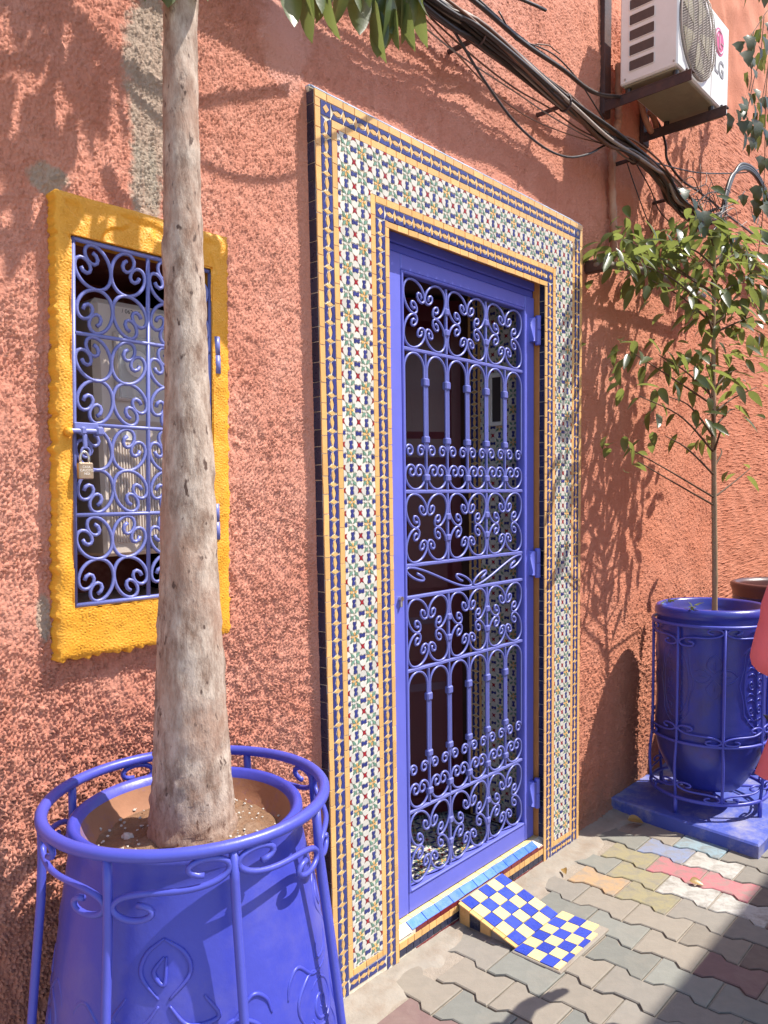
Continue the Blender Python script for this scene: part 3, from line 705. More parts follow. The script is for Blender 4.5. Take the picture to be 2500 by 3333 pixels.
for (za, zb) in ((GZ[1], GZ[0]), (GZ[3], GZ[2]), (GZ[5], GZ[4]), (GZ[7], GZ[6])):
    hq = (zb - za - .014) / 2
    for c in range(3):
        wq = (GX[c + 1] - GX[c] - .012) / 2; cx = (GX[c] + GX[c + 1]) / 2; cz = (za + zb) / 2
        for sx in (-1, 1):
            for sz in (-1, 1):
                key = (round(wq, 3), round(hq, 3), sx * sz)
                # C opening towards the cell's centre along the diagonal
                if key not in SC: SC[key] = scroll_mesh('scroll', 'K', wq * .97, hq * .98, RB, M['iron_blue'], rot=R(-135) if sx * sz < 0 else R(135), end=9.8, p=2.05)
                a = 0 if sz > 0 else math.pi
                link('scroll', SC[key], gate, mat4=at(cx + sx * wq / 2, YB, cz + sz * hq / 2) @ Matrix.Rotation(a, 4, 'Z'))
# rows of arches with paired curls
def arch_mesh(wd, zb, zt, name):
    """lancet: curl - leg - half circle - leg - curl, local x,y about its foot centre"""
    r = wd / 2; q = []
    cr = wd * .21
    t = np.linspace(0, 1, 26); ang = np.pi + 0 * t
    ph = np.linspace(-2.6 * np.pi + np.pi, np.pi, 30); rad = cr * np.linspace(.18, 1, 30) ** .8
    left = [(-r + cr + rr * math.cos(p), cr * 1.0 + rr * math.sin(p)) for p, rr in zip(ph, rad)]
    hz = zt - zb - r
    mid = [(-r, cr + (hz - cr) * k) for k in (.1, .4, .7, 1)]
    arc = [(-r * math.cos(a), hz + r * math.sin(a)) for a in np.linspace(.12, math.pi - .12, 17)]
    q = left + mid + arc + [(-x, y) for x, y in mid[::-1]] + [(-x, y) for x, y in left[::-1]]
    return MB().tube([(x, y, 0) for x, y in q], RB, 7).mesh(name, M['iron_blue'], True)
for za, zb in ((GZ[2], GZ[1]), (GZ[6], GZ[5])):
    xs6 = [GX[0], (GX[0] + GX[1]) / 2, GX[1], (GX[1] + GX[2]) / 2, GX[2], (GX[2] + GX[3]) / 2, GX[3]]
    Hh = zb - za
    for i in range(6):
        wd = xs6[i + 1] - xs6[i] - .0155; cx = (xs6[i] + xs6[i + 1]) / 2
        me = arch_mesh(wd, 0, Hh * .735, 'arch'); link('arch', me, gate, mat4=at(cx, YB, za + Hh * .245))
        q = scroll_mesh('scroll', 'K', wd * 1.02, Hh * .175, RB, M['iron_blue'], end=9.4, p=1.7); link('scroll', q, gate, mat4=at(cx, YB, za + .0065 + Hh * .09))
    for i in range(1, 6):
        x = xs6[i]; slab('upright_bar', x - .0035, x + .0035, YB - .004, YB + .006, za + .0065, zb - .0065, mat='iron_blue', c=.0015)
        for f, hh in ((.215, .014), (.625, .012), (.90, .012)): z = zb - Hh * f; slab('collar', x - .0145, x + .0145, YB - .009, YB + .011, z - hh, z + hh, mat='iron_blue', c=.004)
za, zb = GZ[4], GZ[3]; xm = 2.352
for sgn, x0, x1 in ((1, GX[0], xm), (-1, xm, GX[3])):
    wd = x1 - x0 - .012; me = scroll_mesh('long_scroll', 'S', wd, (zb - za) - .016, RB, M['iron_blue'], flip=sgn < 0, end=7.4, p=1.2)
    link('long_scroll', me, gate, mat4=at((x0 + x1) / 2, YB, (za + zb) / 2))
for z0, z1 in ((2.148, 2.262), (1.211, 1.332), (.234, .362)):
    b = MB(); zm_ = (z0 + z1) / 2; x = 2.768; y = .030
    b.tube([(x, y, z0), (x, y, z0 + .003), (x, y, zm_ - .003), (x, y, zm_ - .0008)], [.0105, .012, .012, .0108], 14); b.tube([(x, y, zm_ + .0008), (x, y, zm_ + .003), (x, y, z1 - .003), (x, y, z1)], [.0108, .012, .012, .0105], 14)
    b.box(x - .03, x - .008, y - .003, GY + .003, z0 + .01, z1 - .01, .002); part('hinge', b, M['gate_blue'], gate, True)
b = MB(); lk = 1.206
b.tube([(1.929, GY + .004, lk + .006), (1.929, GY - .012, lk + .006)], .0085, 14); b.box(1.9245, 1.9335, GY - .012, GY + .004, lk - .022, lk + .002, .003); part('lock_cylinder', b, M['steel'], gate)

# ------------------------------------------------------------------ the passage behind the gate
fl = MB(); fl.box(1.84, 2.80, .104, 3.0, .02, .092, .002)
pf = tag(link('passage_floor', fl.mesh('passage_floor', M['cement'])), kind='structure')
T4 = Tiles(pf, 300)
zellige(T4, [(1.85, 2.795, .11, .66)], 1.85 + .04, .15, lambda u, v: (u, v, .0922), TOP)
T4.build()
shell = thing('passage_walls', 'dark plain walls and ceiling of the passage behind the iron door', 'passage', (2.3, 1.7, .1))
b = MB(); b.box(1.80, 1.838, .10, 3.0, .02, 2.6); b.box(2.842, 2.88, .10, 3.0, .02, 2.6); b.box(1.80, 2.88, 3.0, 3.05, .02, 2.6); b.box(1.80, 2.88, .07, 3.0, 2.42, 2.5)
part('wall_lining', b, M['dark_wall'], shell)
tw_ = thing('tiled_jamb', 'zellige tiled inner jamb of the passage, seen through the right side of the grille', 'tiled wall', (2.82, .25, .1))
b = MB(); b.box(2.803, 2.841, .102, .40, .095, 2.42, .002); part('mortar_bed', b, M['grout'], tw_)
T5 = Tiles(tw_, 300); jp = lambda u, v: (2.8025, -u, v)
zellige(T5, [(-.335, -.105, .10, 2.41)], -.305, .14, jp, SIDE)
chain(T5, -.367, .1, -.367, 2.41, .04, .0508, jp, SIDE); strip(T5, 'yellow_tile', 'yellow_tile', -.342, .1, -.342, 2.41, .013, .05, jp, SIDE); strip(T5, 'yellow_tile', 'yellow_tile', -.393, .1, -.393, 2.41, .013, .05, jp, SIDE)
T5.build()
pic = thing('picture_frame', 'small dark framed picture hung on the tiled jamb behind the grille', 'picture', (2.795, .245, 1.85))
b = MB()
for q in ((.205, .222, 1.845, 2.065), (.268, .285, 1.845, 2.065), (.222, .268, 1.845, 1.862), (.222, .268, 2.048, 2.065)): b.box(2.785, 2.802, q[0], q[1], q[2], q[3], .002)
part('frame', b, M['paper'], pic); b = MB(); b.box(2.792, 2.801, .222, .268, 1.862, 2.048, .001); part('picture', b, M['ink'], pic)
inner = thing('wooden_door', 'maroon panelled inner door standing ajar in the dark passage', 'door', (2.80, .43, .1))
b = MB(); d0 = Vector((2.795, .43)); d1 = Vector((2.25, .74)); du = (d1 - d0).normalized(); dn = Vector((-du.y, du.x)); dn = dn if dn.y < 0 else -dn; LW = (d1 - d0).length
def onleaf(u, v, o): p = d0 + du * u + dn * o; return (p.x, p.y, v)
def leafbox(b, u0, u1, v0, v1, o0, o1, c=.006):
    vs = [onleaf(u, v, o0) for u, v in ((u0, v0), (u1, v0), (u1, v1), (u0, v1))] + [onleaf(u, v, o1) for u, v in ((u0 + c, v0 + c), (u1 - c, v0 + c), (u1 - c, v1 - c), (u0 + c, v1 - c))]
    b.add(vs, [(0, 1, 2, 3), (7, 6, 5, 4)] + [(i, 4 + i, 4 + (i + 1) % 4, (i + 1) % 4) for i in range(4)])
leafbox(b, 0, LW, .11, 2.40, -.04, 0); part('door_leaf', b, M['maroon'], inner)
for u0, u1 in ((.05, LW / 2 - .02), (LW / 2 + .02, LW - .05)):
    for v0, v1 in ((.2, .72), (.80, 1.02), (1.12, 1.72), (1.8, 2.3)):
        b = MB(); leafbox(b, u0, u1, v0, v1, 0, .014, .03); part('panel', b, M['maroon'], inner)
lan = thing('hanging_lantern', 'unlit metal lantern hanging in the dark passage behind the top of the grille', 'lantern', (2.30, .60, 2.05))
b = MB(); lx, ly = 2.33, .52; b.lathe([(.004, 2.42), (.004, 2.26), (.02, 2.25), (.06, 2.20), (.075, 2.17), (.05, 2.10), (.02, 2.06), (.002, 2.03)], lx, ly, 8); part('lantern_body', b, M['lantern'], lan)

# ------------------------------------------------------------------ the small window
win = thing('window', 'small window in a thick ochre yellow plaster frame with a padlocked iron grille', 'window', (1.0, .02, 1.2))
qo = np.array([[.795, 2.205], [1.236, 2.208], [1.203, 1.21], [.749, 1.205]]); qi = np.array([[.822, 2.117], [1.180, 2.121], [1.155, 1.318], [.788, 1.312]])
def bil(q, s, t): return (q[0] * (1 - s)[..., None] + q[1] * s[..., None]) * (1 - t)[..., None] + (q[3] * (1 - s)[..., None] + q[2] * s[..., None]) * t[..., None]
def pad(v): return np.concatenate([[0, 0, .0015], v, [.9985, 1, 1]])
s_, t_ = np.meshgrid(pad(np.linspace(.008, .992, 200)), pad(np.linspace(.004, .996, 430)))
P = bil(qo, s_, t_); FX, FZ = P[..., 0], P[..., 1]
ed = np.minimum(np.minimum(FX - (.749 + (FZ - 1.205) * .046), (1.203 + (FZ - 1.21) * .033) - FX), np.minimum(2.207 - FZ, FZ - 1.207))
f1 = samp(NT1, FX * 1.7 + 5, FZ * 2.2); f2 = samp(NT2, FX + 5, FZ); f3 = samp(NT3, FX * 2 + 5, FZ * 2)
FH = np.clip(f1 * .7 + f2 * .15 + .1, -.3, 1.6) * .0013 + f3 * .0012 - .007 * np.exp(-np.clip(ed, 0, 1) / .006)
topb = sstep(2.10, 2.13, FZ); FH -= topb * .006 * sstep(.0, .6, f3 + .3) * sstep(.012, .03, ed)
wob = samp(NT2, FX * 0 + 3, FZ * 1.5) * .002
FX = FX + np.where(s_ <= .0015, wob, 0) + np.where(s_ >= .9985, wob, 0); FZ = FZ + np.where(t_ >= .9985, samp(NT2, FX * 1.5, FZ * 0 + 2) * .0035, 0)
FH[:, 0] = FH[:, -1] = -.055; FH[0, :] = FH[-1, :] = -.055
sc, tc = (FX[:-1, :-1] + FX[1:, 1:]) / 2, (FZ[:-1, :-1] + FZ[1:, 1:]) / 2
zi = (tc - 1.312) / (2.117 - 1.312); ins = (tc > 1.315) & (tc < 2.119) & (sc > .788 + zi * .034) & (sc < 1.155 + zi * .025)
part('plaster_frame', grid_mesh('plaster_frame', FX, FZ, FH, ~ins, M['ochre'], .0), None, win)
b = MB(); Q = [(.786, 1.310), (1.158, 1.316), (1.183, 2.123), (.820, 2.119)]
for i in range(4):
    (xa, za), (xb, zb) = Q[i], Q[(i + 1) % 4]; b.add([(xa, -.001, za), (xb, -.001, zb), (xb, .066, zb), (xa, .066, za)], [(0, 1, 2, 3)])
part('reveal', b, M['ochre'], win)
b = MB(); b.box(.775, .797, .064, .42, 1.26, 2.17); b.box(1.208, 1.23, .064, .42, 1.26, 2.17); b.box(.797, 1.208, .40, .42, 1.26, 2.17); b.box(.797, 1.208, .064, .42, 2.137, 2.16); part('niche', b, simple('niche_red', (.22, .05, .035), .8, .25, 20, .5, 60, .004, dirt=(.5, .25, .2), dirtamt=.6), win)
n_ = 24; vs = []
for i in range(n_ + 1):
    for j in range(n_ + 1): vs.append((.797 + .411 * i / n_, .066 + .334 * j / n_, 1.297 + U(0, .005)))
b = MB(); b.add(vs, [(i * (n_ + 1) + j, (i + 1) * (n_ + 1) + j, (i + 1) * (n_ + 1) + j + 1, i * (n_ + 1) + j + 1) for i in range(n_) for j in range(n_)])
part('niche_sill', b, simple('sill_plaster', (.46, .34, .29), .9, .2, 20, .6, 80, .004), win, True)
# the hinged grille
gr = thing('window_grille', 'hinged grille of pale blue iron scrolls set in the yellow window frame', 'grille', (1.0, .015, 1.31))
gx = lambda x, z: x + .045 * (z - 2.12)
GXW = (.832, 1.012, 1.184); GZW = (2.114, 1.915, 1.719, 1.521, 1.322); YG = .012
def bar(n, a, c, r, par=gr, mat='window_iron'): b = MB(); b.tube([a, c], r, 8); return part(n, b, M[mat], par, True)
for x in GXW: bar('upright', (gx(x, GZW[0] + .004), YG, GZW[0] + .004), (gx(x, GZW[-1] - .004), YG, GZW[-1] - .004), .0055 if x != 1.012 else .005)
for z in GZW: bar('cross_bar', (gx(GXW[0], z), YG - .001, z), (gx(GXW[2], z), YG - .001, z), .0055 if z in (GZW[0], GZW[-1]) else .0045)
SW = {}
for r_ in range(4):
    for c in range(2):
        xa, xb = GXW[c] + .005, GXW[c + 1] - .005; za, zb = GZW[r_ + 1] + .005, GZW[r_] - .005; cx, cz = (xa + xb) / 2, (za + zb) / 2; wq, hq = (xb - xa) / 2, (zb - za) / 2
        for sx in (-1, 1):
            for sz in (-1, 1):
                key = (c, sx * sz)
                if key not in SW: SW[key] = scroll_mesh('scroll', 'K', wq * .99, hq * 1.0, .0042, M['window_iron'], rot=R(45) if sx * sz < 0 else R(-45), end=8.6, p=1.6)
                link('scroll', SW[key], gr, mat4=at(gx(cx + sx * wq / 2, cz), YG + U(-.001, .001), cz + sz * hq / 2) @ Matrix.Rotation((0 if sz > 0 else math.pi) + U(-.05, .05), 4, 'Z'))
for z0, z1 in ((1.865, 1.955), (1.45, 1.54)):
    b = MB(); zq = (z0 + z1) / 2; xh = gx(1.199, zq); b.tube([(xh, .002, z0), (xh, .002, zq - .0008)], .0085, 12); b.tube([(xh, .002, zq + .0008), (xh, .002, z1)], .0085, 12); part('hinge', b, M['window_iron'], gr, True)
b = MB(); b.box(.806, .862, -.006, .002, 1.704, 1.722, .002); b.tube([(.796, -.012, 1.702), (.868, -.012, 1.704)], .0055, 10); b.box(.814, .828, -.020, .0, 1.694, 1.712, .004); b.box(.850, .868, -.020, .0, 1.694, 1.714, .004); part('sliding_bolt', b, M['window_iron'], gr)
b = MB(); b.tube([(.792, .0, 1.70), (.792, -.012, 1.70), (.792, -.018, 1.70)], [.009, .010, .004], 10); part('bolt_socket', b, M['ochre'], gr, True)
b = MB(); b.box(.8185, .8285, -.018, -.013, 1.664, 1.696, .002); q = [(.8235 + .010 * math.cos(a), -.0155, 1.657 + .011 * math.sin(a)) for a in np.linspace(math.pi * .62, math.pi * 2.38, 14)]; b.tube(q, .0028, 7); part('hasp', b, M['window_iron'], gr)
pad_ = thing('padlock', 'small brass padlock hanging from the bolt of the window grille', 'padlock', (.82, -.016, 1.6))
b = MB(); b.box(.8035, .8365, -.0235, -.010, 1.599, 1.6345, .0022); body = part('lock_body', b, M['brass'], pad_)
q = [(.8105, -.0165, 1.633), (.8105, -.0165, 1.643)] + [(.820 - .0095 * math.cos(a), -.0165, 1.645 + .0125 * math.sin(a)) for a in np.linspace(0, math.pi, 12)] + [(.8295, -.0165, 1.643), (.8295, -.0165, 1.633)]
b = MB(); b.tube(q, .0030, 8); part('shackle', b, M['steel'], pad_, True)
me = text_mesh('CASA,\nCALOTO,\nNOI', .0072, .0003); me.materials.append(M['engrave']); link('lettering', me, body, mat4=at(.8205, -.0237, 1.6175))
# meter cabinet standing in the niche
cab = thing('meter_cabinet', 'beige utility meter cabinet standing inside the window niche behind the grille', 'cabinet', (1.07, .25, 1.40))
CB = .098
b = MB(); b.box(.918, 1.195, CB, .36, 1.418, 1.730, .008); b.box(.918, 1.195, CB + .006, .36, 1.732, 2.027, .014); part('body', b, M['cabinet'], cab)
b = MB()
for i in range(33): x = .936 + i * .0074; b.box(x, x + .0048, CB - .004, CB + .0015, 1.450, 1.690, .0012)
part('ribbed_panel', b, M['cabinet'], cab, kind='stuff')
b = MB(); b.box(.964, 1.074, CB - .004, CB + .004, 1.79, 1.952, .004); wd_ = part('window_surround', b, M['cabinet'], cab)
b = MB(); b.box(.970, 1.068, CB - .010, CB - .0045, 1.796, 1.946, .004); part('window_pane', b, M['glass'], wd_)
b = MB(); b.lathe([(.03, -.001), (.034, .004), (.03, .008), (0.001, .008)], 0, 0, 20); me = b.mesh('dial', M['paper'], True); link('dial', me, wd_, mat4=at(1.018, CB - .0042, 1.88))
b = MB(); b.box(.972, 1.014, CB - .003, CB - .001, 1.697, 1.721, .0004); part('paper_label', b, M['paper'], cab)
me = text_mesh('/ 062 04', .0145, .0002, 'LEFT'); me.materials.append(M['ink']); link('lettering', me, cab, mat4=at(.992, CB + .0055, 2.004))
b = MB(); b.box(1.022, 1.055, CB - .012, CB - .0045, 1.432, 1.462, .003); part('latch', b, M['ink'], cab)

# ------------------------------------------------------------------ big pot in front: pot, iron stand, tree
PC = (.85, -.32); FACE = R(-122.9)
pot = thing('planter_pot', 'big glossy cobalt blue carved pot in the front, filled with soil round the thick trunk', 'pot', (PC[0], PC[1], 0))
prof = [(.2035, .922), (.210, .936), (.219, .941), (.227, .935), (.2285, .922), (.222, .904), (.226, .885), (.238, .82), (.250, .75), (.262, .68), (.277, .58), (.297, .46), (.312, .34), (.310, .22), (.290, .10), (.275, .02), (.27, 0)]
def prof_r(prof, z):
    zz = [p[1] for p in prof[::-1]]; rr = [p[0] for p in prof[::-1]]; return float(np.interp(z, zz, rr))
b = MB(); b.lathe(prof, *PC, 72, .006); body = part('pot_body', b, M['pot_blue'], pot, True)
b = MB(); b.lathe([(.16, .86), (.186, .885), (.196, .902), (.2035, .922)], *PC, 72, .006); part('inner_wall', b, M['worn_inside'], pot, True)
outer = prof[5:]
def wrap(pts, prof, ctr, face, lift=.001):
    """(angle from the camera-facing line in deg, z) -> on the pot"""
    out = []
    for a, z in pts: r = prof_r(prof, z) + lift; t = face + R(a); out.append((ctr[0] + r * math.cos(t), ctr[1] + r * math.sin(t), z))
    return out
def carve(parent, curves, prof, ctr, face, mat, r=.0045):
    for c in curves:
        p = smooth_path([(a, z, 0) for a, z in c], 34); n = len(p); b = MB(); t = np.linspace(0, 1, n)
        b.tube(wrap([(q[0], q[1]) for q in p], prof, ctr, face, -.001), list(r * (.35 + .65 * np.sin(np.pi * np.clip(t * .97 + .015, 0, 1)) ** .6)), 6, flat=1.0); part('carving', b, mat, parent, True)
def spir(a0, z0, ra, turns, start, dirn=1, n=22, k=.15):
    return [(a0 + ra * (k + (1 - k) * t) * math.cos(start + dirn * 2 * math.pi * turns * (1 - t)) / .0048, z0 + ra * (k + (1 - k) * t) * math.sin(start + dirn * 2 * math.pi * turns * (1 - t))) for t in np.linspace(0, 1, n)]
cv = []
for off in (-8, 82, 172, 262):
    cv += [[(off - 4, .80), (off - 11, .775), (off - 13, .74), (off - 6, .70)], [(off - 4, .80), (off + 4, .775), (off + 6, .74), (off - 2, .70)], [(off - 4, .77), (off - 8, .745), (off - 4, .725), (off - 3, .77)]]
    for s in (-1, 1):
        cv += [[(off - 4 + s * 2, .69), (off - 4 + s * 9, .655), (off - 4 + s * 20, .66), (off - 4 + s * 15, .70)], [(off - 4 + s * 2, .66), (off - 4 + s * 12, .635), (off - 4 + s * 24, .64), (off - 4 + s * 33, .675), (off - 4 + s * 39, .66), (off - 4 + s * 41, .63)], [(off - 4 + s * 16, .62), (off - 4 + s * 25, .645), (off - 4 + s * 34, .625), (off - 4 + s * 36, .595), (off - 4 + s * 33, .56)],
               spir(off - 4 + s * 21, .575, .036, 1.6, 1.2, s), spir(off - 4 + s * 21, .575, .047, .8, 2.2, s, k=.8), [(off - 4 + s * 3, .62), (off - 4 + s * 8, .57), (off - 4 + s * 5, .50)], [(off - 4 + s * 14, .55), (off - 4 + s * 11, .51), (off - 4 + s * 14, .46)], [(off - 4 + s * 30, .56), (off - 4 + s * 33, .50), (off - 4 + s * 28, .45)]]
carve(body, cv, outer, PC, FACE, M['pot_blue'])
n_ = 40; vs = [(PC[0], PC[1], .893)]; fs_ = []
for i in range(1, 15):
    for k in range(n_):
        r = .20 * i / 14; a = 2 * math.pi * k / n_; vs.append((PC[0] + r * math.cos(a), PC[1] + r * math.sin(a), .888 + U(-.004, .005) - .012 * (i / 14) ** 2))
for i in range(14):
    for k in range(n_):
        k2 = (k + 1) % n_
        if i == 0: fs_.append((0, 1 + k, 1 + k2))
        else: a = 1 + (i - 1) * n_; fs_.append((a + k, a + n_ + k, a + n_ + k2, a + k2))
b = MB(); b.add(vs, fs_); part('soil', b, M['soil'], pot, True)
def blob(b, c, r, seed=0):
    g = random.Random(seed); vs = []; fs = []
    for i in range(5):
        for k in range(6):
            th = math.pi * i / 4; a = 2 * math.pi * k / 6; q = r * g.uniform(.75, 1.2); vs.append((c[0] + q * math.sin(th) * math.cos(a), c[1] + q * math.sin(th) * math.sin(a), c[2] + q * .7 * math.cos(th)))
    for i in range(4):
        for k in range(6): k2 = (k + 1) % 6; fs.append((i * 6 + k, (i + 1) * 6 + k, (i + 1) * 6 + k2, i * 6 + k2))
    b.add(vs, fs)
b = MB()
for i in range(170):
    a = U(0, 6.28); r = U(.09, .19); big = random.random() < .10; blob(b, (PC[0] + r * math.cos(a), PC[1] + r * math.sin(a), .886), U(.006, .013) if big else U(.0015, .004), i)
tag(link('gravel', b.mesh('gravel', M['pebble'])), 'pale grit and pebbles scattered on the soil of the big front pot', 'gravel', kind='stuff')
st = thing('pot_stand', 'tall blue wrought iron basket stand with a scrolled ring round the big front pot', 'pot stand', (PC[0], PC[1], 0))
RR, RZ = .272, .962
def ring(n, ctr, r, z, rad, par, mat, tilt=0):
    b = MB(); b.tube([(ctr[0] + r * math.cos(a), ctr[1] + r * math.sin(a), z) for a in np.linspace(0, 2 * math.pi, 64, endpoint=False)], rad, 10, closed=True); return part(n, b, M[mat], par, True)
ring('top_ring', PC, RR, RZ, .0115, st, 'stand_blue')
ring('lower_ring', PC, .338, .16, .009, st, 'stand_blue')
LEG = [(RR, RZ - .008), (.274, .90), (.280, .82), (.292, .72), (.306, .60), (.322, .46), (.334, .32), (.338, .16), (.332, .0)]
for k in range(8):
    a = FACE + R(-75 + 45 * k); b = MB(); b.tube([(PC[0] + r * math.cos(a), PC[1] + r * math.sin(a), z) for r, z in LEG], .0085, 8); part('leg', b, M['stand_blue'], st, True)
def wrapscroll(name, ctr, r, zc, hh, a0, span, rad, par, mat, flip, kind='S'):
    q = spiral(kind, end=7.2, p=.8); b = MB()
    b.tube([(ctr[0] + r * math.cos(a0 + span * x * .93), ctr[1] + r * math.sin(a0 + span * x * .93), zc + hh * y * (1 if flip else -1)) for x, y in q], rad, 7); part(name, b, M[mat], par, True)
for k in range(8): wrapscroll('scroll', PC, RR + .002, RZ - .062, .098, FACE + R(-75 + 45 * k + 22.5), R(45), .0058, st, 'stand_blue', k % 2)

# leaves
def leaf_mesh(name, L, wd, mat, fold=.25, droop=.25, n=6, tip=1.0, lobes=0):
    vs = []; f = []
    for i in range(n + 1):
        t = i / n; wdt = wd / 2 * (math.sin(math.pi * min(1, t ** .8)) ** .75 if 0 < t < 1 else .0)
        if lobes: wdt = wd / 2 * [.05, .75, 1.0, .62, .60, .30, 0][i] if n == 6 else wdt
        y = L * t; z = -droop * L * t * t
        vs += [(-wdt, y - (.12 * L if lobes and i == 2 else 0), z + wdt * fold), (0, y, z), (wdt, y - (.12 * L if lobes and i == 2 else 0), z + wdt * fold)]
    for i in range(n): a = i * 3; f += [(a, a + 1, a + 4, a + 3), (a + 1, a + 2, a + 5, a + 4)]
    b = MB(); b.add(vs, f); return b.mesh(name, mat, True)
def orient(d, roll=0):
    y = Vector(d).normalized(); z = Vector((0, 0, 1)); x = y.cross(z)
    if x.length < .05: x = Vector((1, 0, 0))
    x.normalize(); z = x.cross(y); m_ = Matrix((x, y, z)).transposed().to_4x4(); return m_ @ Matrix.Rotation(roll, 4, 'Y')
def put_leaf(mes, root, p, d, roll=None, sc=1, name='leaf'):
    mm = orient(d, U(-.7, .7) if roll is None else roll); mm.translation = p; return link(name, random.choice(mes), root, mat4=mm @ Matrix.Scale(sc, 4))

tree = thing('potted_tree', 'tall tree with thick rough grey brown trunk growing from the big front pot', 'tree', (PC[0], PC[1], .88))
tp = smooth_path([(.857, -.32, .80), (.857, -.32, .86), (.861, -.32, 1.044), (.870, -.32, 1.385), (.883, -.32, 1.805), (.888, -.32, 2.152), (.897, -.32, 2.433), (.915, -.325, 2.75), (.93, -.33, 3.05)], 190)
rad = np.interp([p[2] for p in tp], [.80, .86, .93, 1.044, 1.385, 1.805, 2.152, 2.433, 2.75, 3.05], [.098, .090, .081, .073, .0575, .0425, .0355, .0315, .029, .025])
sd_ = 30; tn = band_noise(256, 1 / 30, 1 / 6, 5); tn2 = band_noise(256, 1 / 10, 1 / 3, 6)
vs = []; fcs = []
knots = [(1.93, -35, .010, .022), (2.02, -80, .008, .02), (2.33, 5, .010, .02), (1.47, 20, -.012, .018), (1.22, -10, .004, .05), (1.62, 60, .005, .03), (2.2, 40, .006, .018)]
for i, p in enumerate(tp):
    for k in range(sd_):
        a = 2 * math.pi * k / sd_; q = rad[i] * (1 + .016 * tn[(i * 2) % 256, (k * 8) % 256] + .012 * tn2[(i * 3) % 256, (k * 8) % 256] + .03 * math.sin(2 * a + p[2] * 3))
        for kz, ka, amp, sg in knots:
            da = math.atan2(math.sin(a - FACE - R(ka)), math.cos(a - FACE - R(ka))) * rad[i]; d2 = (da * da + (p[2] - kz) ** 2 * .7) / sg ** 2; q += amp * (math.exp(-d2) - .9 * math.exp(-d2 * 7))
        vs.append((p[0] + q * math.cos(a), p[1] + q * math.sin(a), p[2]))
for i in range(len(tp) - 1):
    for k in range(sd_): k2 = (k + 1) % sd_; fcs.append((i * sd_ + k, i * sd_ + k2, (i + 1) * sd_ + k2, (i + 1) * sd_ + k))
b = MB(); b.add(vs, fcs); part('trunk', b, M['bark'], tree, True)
TL = [leaf_mesh('leaf', L, wd, M['tree_leaf'], .2, dr, 6) for L, wd, dr in ((.10, .040, .15), (.12, .050, .25), (.09, .034, .1), (.11, .042, .35))]
def limb(root, a, c, r0_, r1_, mid=None, name='branch', mat='bark'):
    pts = smooth_path([a, mid or tuple((Vector(a) + Vector(c)) / 2 + Vector((U(-.03, .03), U(-.03, .03), U(0, .04)))), c], 14); b = MB(); b.tube(pts, list(np.linspace(r0_, r1_, 14)), 7); part(name, b, M[mat], root, True)
top = (.93, -.33, 3.03)
clusters = [((1.52, -.34, 2.88), .045, 16), ((1.26, -.35, 2.93), .06, 14), ((1.44, -.34, 2.90), .05, 14), ((1.12, -.33, 3.15), .10, 22), ((1.20, -.36, 3.28), .08, 14), ((1.02, -.33, 3.38), .09, 14), ((.84, -.34, 2.66), .06, 9), ((.60, -.33, 2.52), .07, 9), ((.72, -.34, 2.62), .05, 6), ((1.02, -.45, 3.55), .2, 30), ((.6, -.5, 3.2), .18, 28), ((1.12, -.28, 2.90), .06, 10), ((.93, -.52, 3.05), .12, 18)]
for c, r, n in clusters:
    limb(tree, top if c[2] > 2.9 else (.918, -.325, 2.78), (c[0], c[1], c[2] + .03), .014, .004)
TIPS = ((1.174, 2.558), (1.204, 2.564), (1.21, 2.532), (1.232, 2.582), (1.251, 2.596), (1.264, 2.583), (1.289, 2.579), (1.308, 2.621), (1.275, 2.619), (1.358, 2.632), (1.398, 2.628), (1.431, 2.596), (1.46, 2.603), (1.492, 2.616), (1.441, 2.629), (1.48, 2.651), (1.513, 2.651), (1.529, 2.686), (1.561, 2.68), (1.586, 2.756), (1.544, 2.72), (1.573, 2.725), (1.42, 2.668), (1.379, 2.657), (1.498, 2.701), (1.452, 2.661), (1.474, 2.628), (1.509, 2.691))
for x, z in TIPS + ((.82, 2.44), (.845, 2.455), (.862, 2.46), (.88, 2.45), (.73, 2.42), (.585, 2.345), (.60, 2.36), (.905, 2.47)):
    sc = U(.95, 1.25); put_leaf(TL, tree, (x + U(-.015, .015), -.34 + U(-.012, .012), z + .10 * sc), Vector((U(-.12, .12), U(-.12, .12), -1)), U(-1.2, 1.2), sc)
for c, r, n in clusters:
    for i in range(n):
        v = Vector((random.gauss(0, 1), random.gauss(0, 1), random.gauss(0, .8))) * r * .6; put_leaf(TL, tree, Vector(c) + v, v.normalized() * .5 + Vector((0, 0, -.9)), sc=U(.85, 1.3))

# ------------------------------------------------------------------ right hand pots
slab_ = thing('plinth_slab', 'low concrete plinth painted blue, worn bare on top, under the carved pot', 'plinth', (3.8, -.33, 0))
b = MB(); pl = [(3.475, .045), (3.385, -.672), (4.32, -.69), (4.32, .045)]; b.prism(pl, -.02, .052, 0); o = len(b.v); tb = MB().prism(pl, .052, .06, .012); b.f = b.f[1:]; b.v += tb.v; b.f += [tuple(a + o for a in f) for f in tb.f]
part('slab', b, M['slab_blue'], slab_)
C2 = (3.75, -.33); F2 = math.atan2(-1.303, -3.75)
pot2 = thing('carved_pot', 'blue glazed jar with carved flower panels holding the citrus tree, on the painted plinth', 'pot', (C2[0], C2[1], .06))
prof2 = [(.19, .95), (.218, .985), (.224, 1.012), (.234, 1.022), (.248, 1.017), (.255, 1.0), (.256, .985), (.246, .97), (.244, .955), (.250, .935), (.247, .90), (.246, .80), (.243, .68), (.243, .55), (.247, .46), (.248, .41), (.243, .36), (.231, .31), (.210, .26), (.184, .21), (.158, .17), (.14, .15), (.001, .15)]
